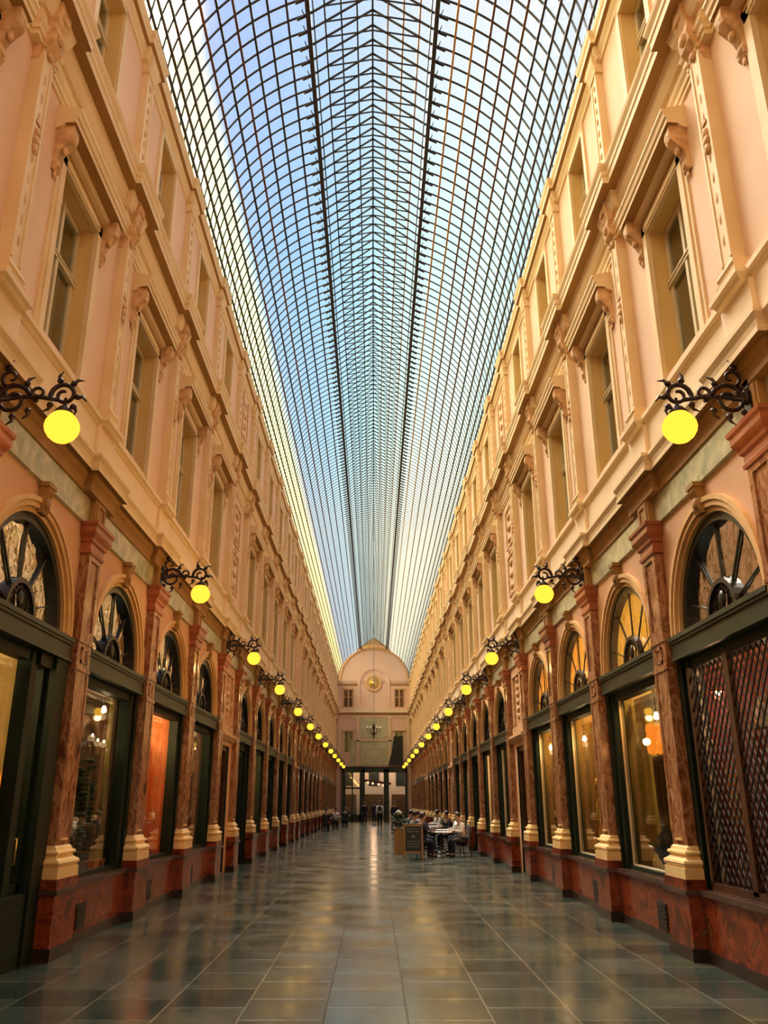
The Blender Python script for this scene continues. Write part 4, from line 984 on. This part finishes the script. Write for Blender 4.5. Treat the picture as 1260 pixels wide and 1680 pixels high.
for j, (x, y, cl) in enumerate(tabs):
    lb = '%s round cafe table along the right wall%s' % (ORDT[j], ', white topped' if cl else ', dark topped')
    if cl not in tp_: t = tp_[cl] = table_proto((x, y, 0), lb, 'cafe tables along the right wall', cl)
    else: t = copy_tree(tp_[cl]); t.location = (x, y, 0); t['label'] = lb
    for sg in (-1, 1):
        a = sg * pi / 2 + .3 * (q.random() - .5) + (pi if False else 0)
        px, py = x + .80 * sg * cos(.5), y + .80 * sin(.5) * (1 if sg > 0 else -1)
        rz = atan2(y - py, x - px) + pi / 2
        lb = 'black cafe chair on the %s side of the %s cafe table' % ('wall' if sg > 0 else 'passage', ORDT[j])
        if cp_ is None: c = cp_ = chair_proto((px, py, 0), rz, lb, 'cafe chairs along the right wall')
        else: c = copy_tree(cp_); c.location = (px, py, 0); c.rotation_euler = (0, 0, rz); c['label'] = lb
        person((px, py, 0), rz, 'person in %s top seated on the %s side of the %s cafe table' % (pn_[k], 'wall' if sg > 0 else 'passage', ORDT[j]), ppl[k], DK if k % 2 else NV, True, .4 + .4 * q.random())
        k += 1
# far left: white-clothed stalls and people
for j, (x, y) in enumerate(((-2.55, 60.5), (-2.1, 66.0), (-2.9, 55.0))):
    t = copy_tree(tp_[1]); t.location = (x, y, 0); t['label'] = '%s white topped cafe table far down the left side' % ['middle', 'farthest', 'nearest'][j]; t['group'] = 'cafe tables far down the left side'
    c = copy_tree(cp_); c.location = (x, y - .82, 0); c.rotation_euler = (0, 0, pi); c['label'] = 'black cafe chair beside the %s white table far down the left side' % ['middle', 'farthest', 'nearest'][j]; c['group'] = 'cafe chairs far down the left side'
    person((x, y - .82, 0), pi, 'person in %s top seated at the %s white table far down the left side' % (['white', 'dark', 'dark'][j], ['middle', 'farthest', 'nearest'][j]), [WS_, DK, DK][j], DK, True, .5)
p = person((.42, 62, 0), pi, 'person in white shirt with dark backpack walking away down the middle', WS_, DK, False, .2)
m = MB(); m.blob(0, .16, 1.28, .14, .09, .2, n=10, k=6); m.build('backpack', [CHW], p)
person((-.75, 72, 0), .2, 'person in dark coat standing far away left of the walking person', DK, DK)
person((.05, 76, 0), pi, 'farthest tiny figure in dark clothes in the middle of the passage', DK, NV)
person((1.35, 58, 0), .6, 'person in dark clothes standing far away right of the walking person', DK, GY)
# menu board
o = empty('menu_board', (1.23, 27.6, 0)); tag(o, 'wooden A-frame menu board with chalk writing standing before the cafe tables', 'sign')
for nm, sg in (('front_panel', -1), ('rear_panel', 1)):
    m = MB(); m.X = Matrix.Translation((0, sg * .02, 1.0)) @ Matrix.Rotation(sg * .24, 4, 'X')
    for qx in ((-.30, -.24), (.24, .30)): m.box(qx[0], qx[1], -.018, .018, -1.02, .0)
    for qz in ((-.08, 0), (-.86, -.80)): m.box(-.24, .24, -.018, .018, qz[0], qz[1])
    pn2 = m.build(nm, [TIM], o)
    m = MB(); m.X = Matrix.Translation((0, sg * .02, 1.0)) @ Matrix.Rotation(sg * .24, 4, 'X'); m.box(-.24, .24, -.008, .008, -.80, -.08); sl_ = m.build('slate', [SLATE], pn2)
    if sg < 0:
        m = MB(); m.X = Matrix.Translation((0, -.02, 1.0)) @ Matrix.Rotation(-.24, 4, 'X'); qq = random.Random(9)
        for rz_, wds in ((-.16, 3), (-.24, 2), (-.52, 3), (-.60, 2), (-.68, 3)):
            x = -.18
            while x < .16:
                w_ = .03 + .05 * qq.random(); m.tube([(x, -.012, rz_), (x + w_ * .5, -.012, rz_ + .018), (x + w_, -.012, rz_)], .006, n=4); x += w_ + .025
        m.ring(0, 0, 0, 0, 0, 0, n=2); m.tube([(-.05, -.012, -.42), (0, -.012, -.32), (.05, -.012, -.42), (-.05, -.012, -.36), (.05, -.012, -.36)], .009, n=4)
        m.build('chalk_writing', [CHALK], pn2)
m = MB(); m.tube([(-.28, -.18, .35), (-.28, .18, .35)], .006); m.build('chain', [IRON], o)
o = plinth((.86, 30.5, 0), (.17, .22, .82), TIM, 'tall wooden flower stand left of and behind the menu board', 'stand', 'flower_stand')
plant((.86, 30.5, .82), .48, 'pale flowering pot plant on the tall wooden stand', 24, .2, 10)
for j in range(3):
    plant((1.05, 34.5 + 3 * j, 0), 1.0 + .1 * j, 'leafy planter screening the cafe tables, %s of three' % ['nearest', 'middle', 'farthest'][j], 50, .3)
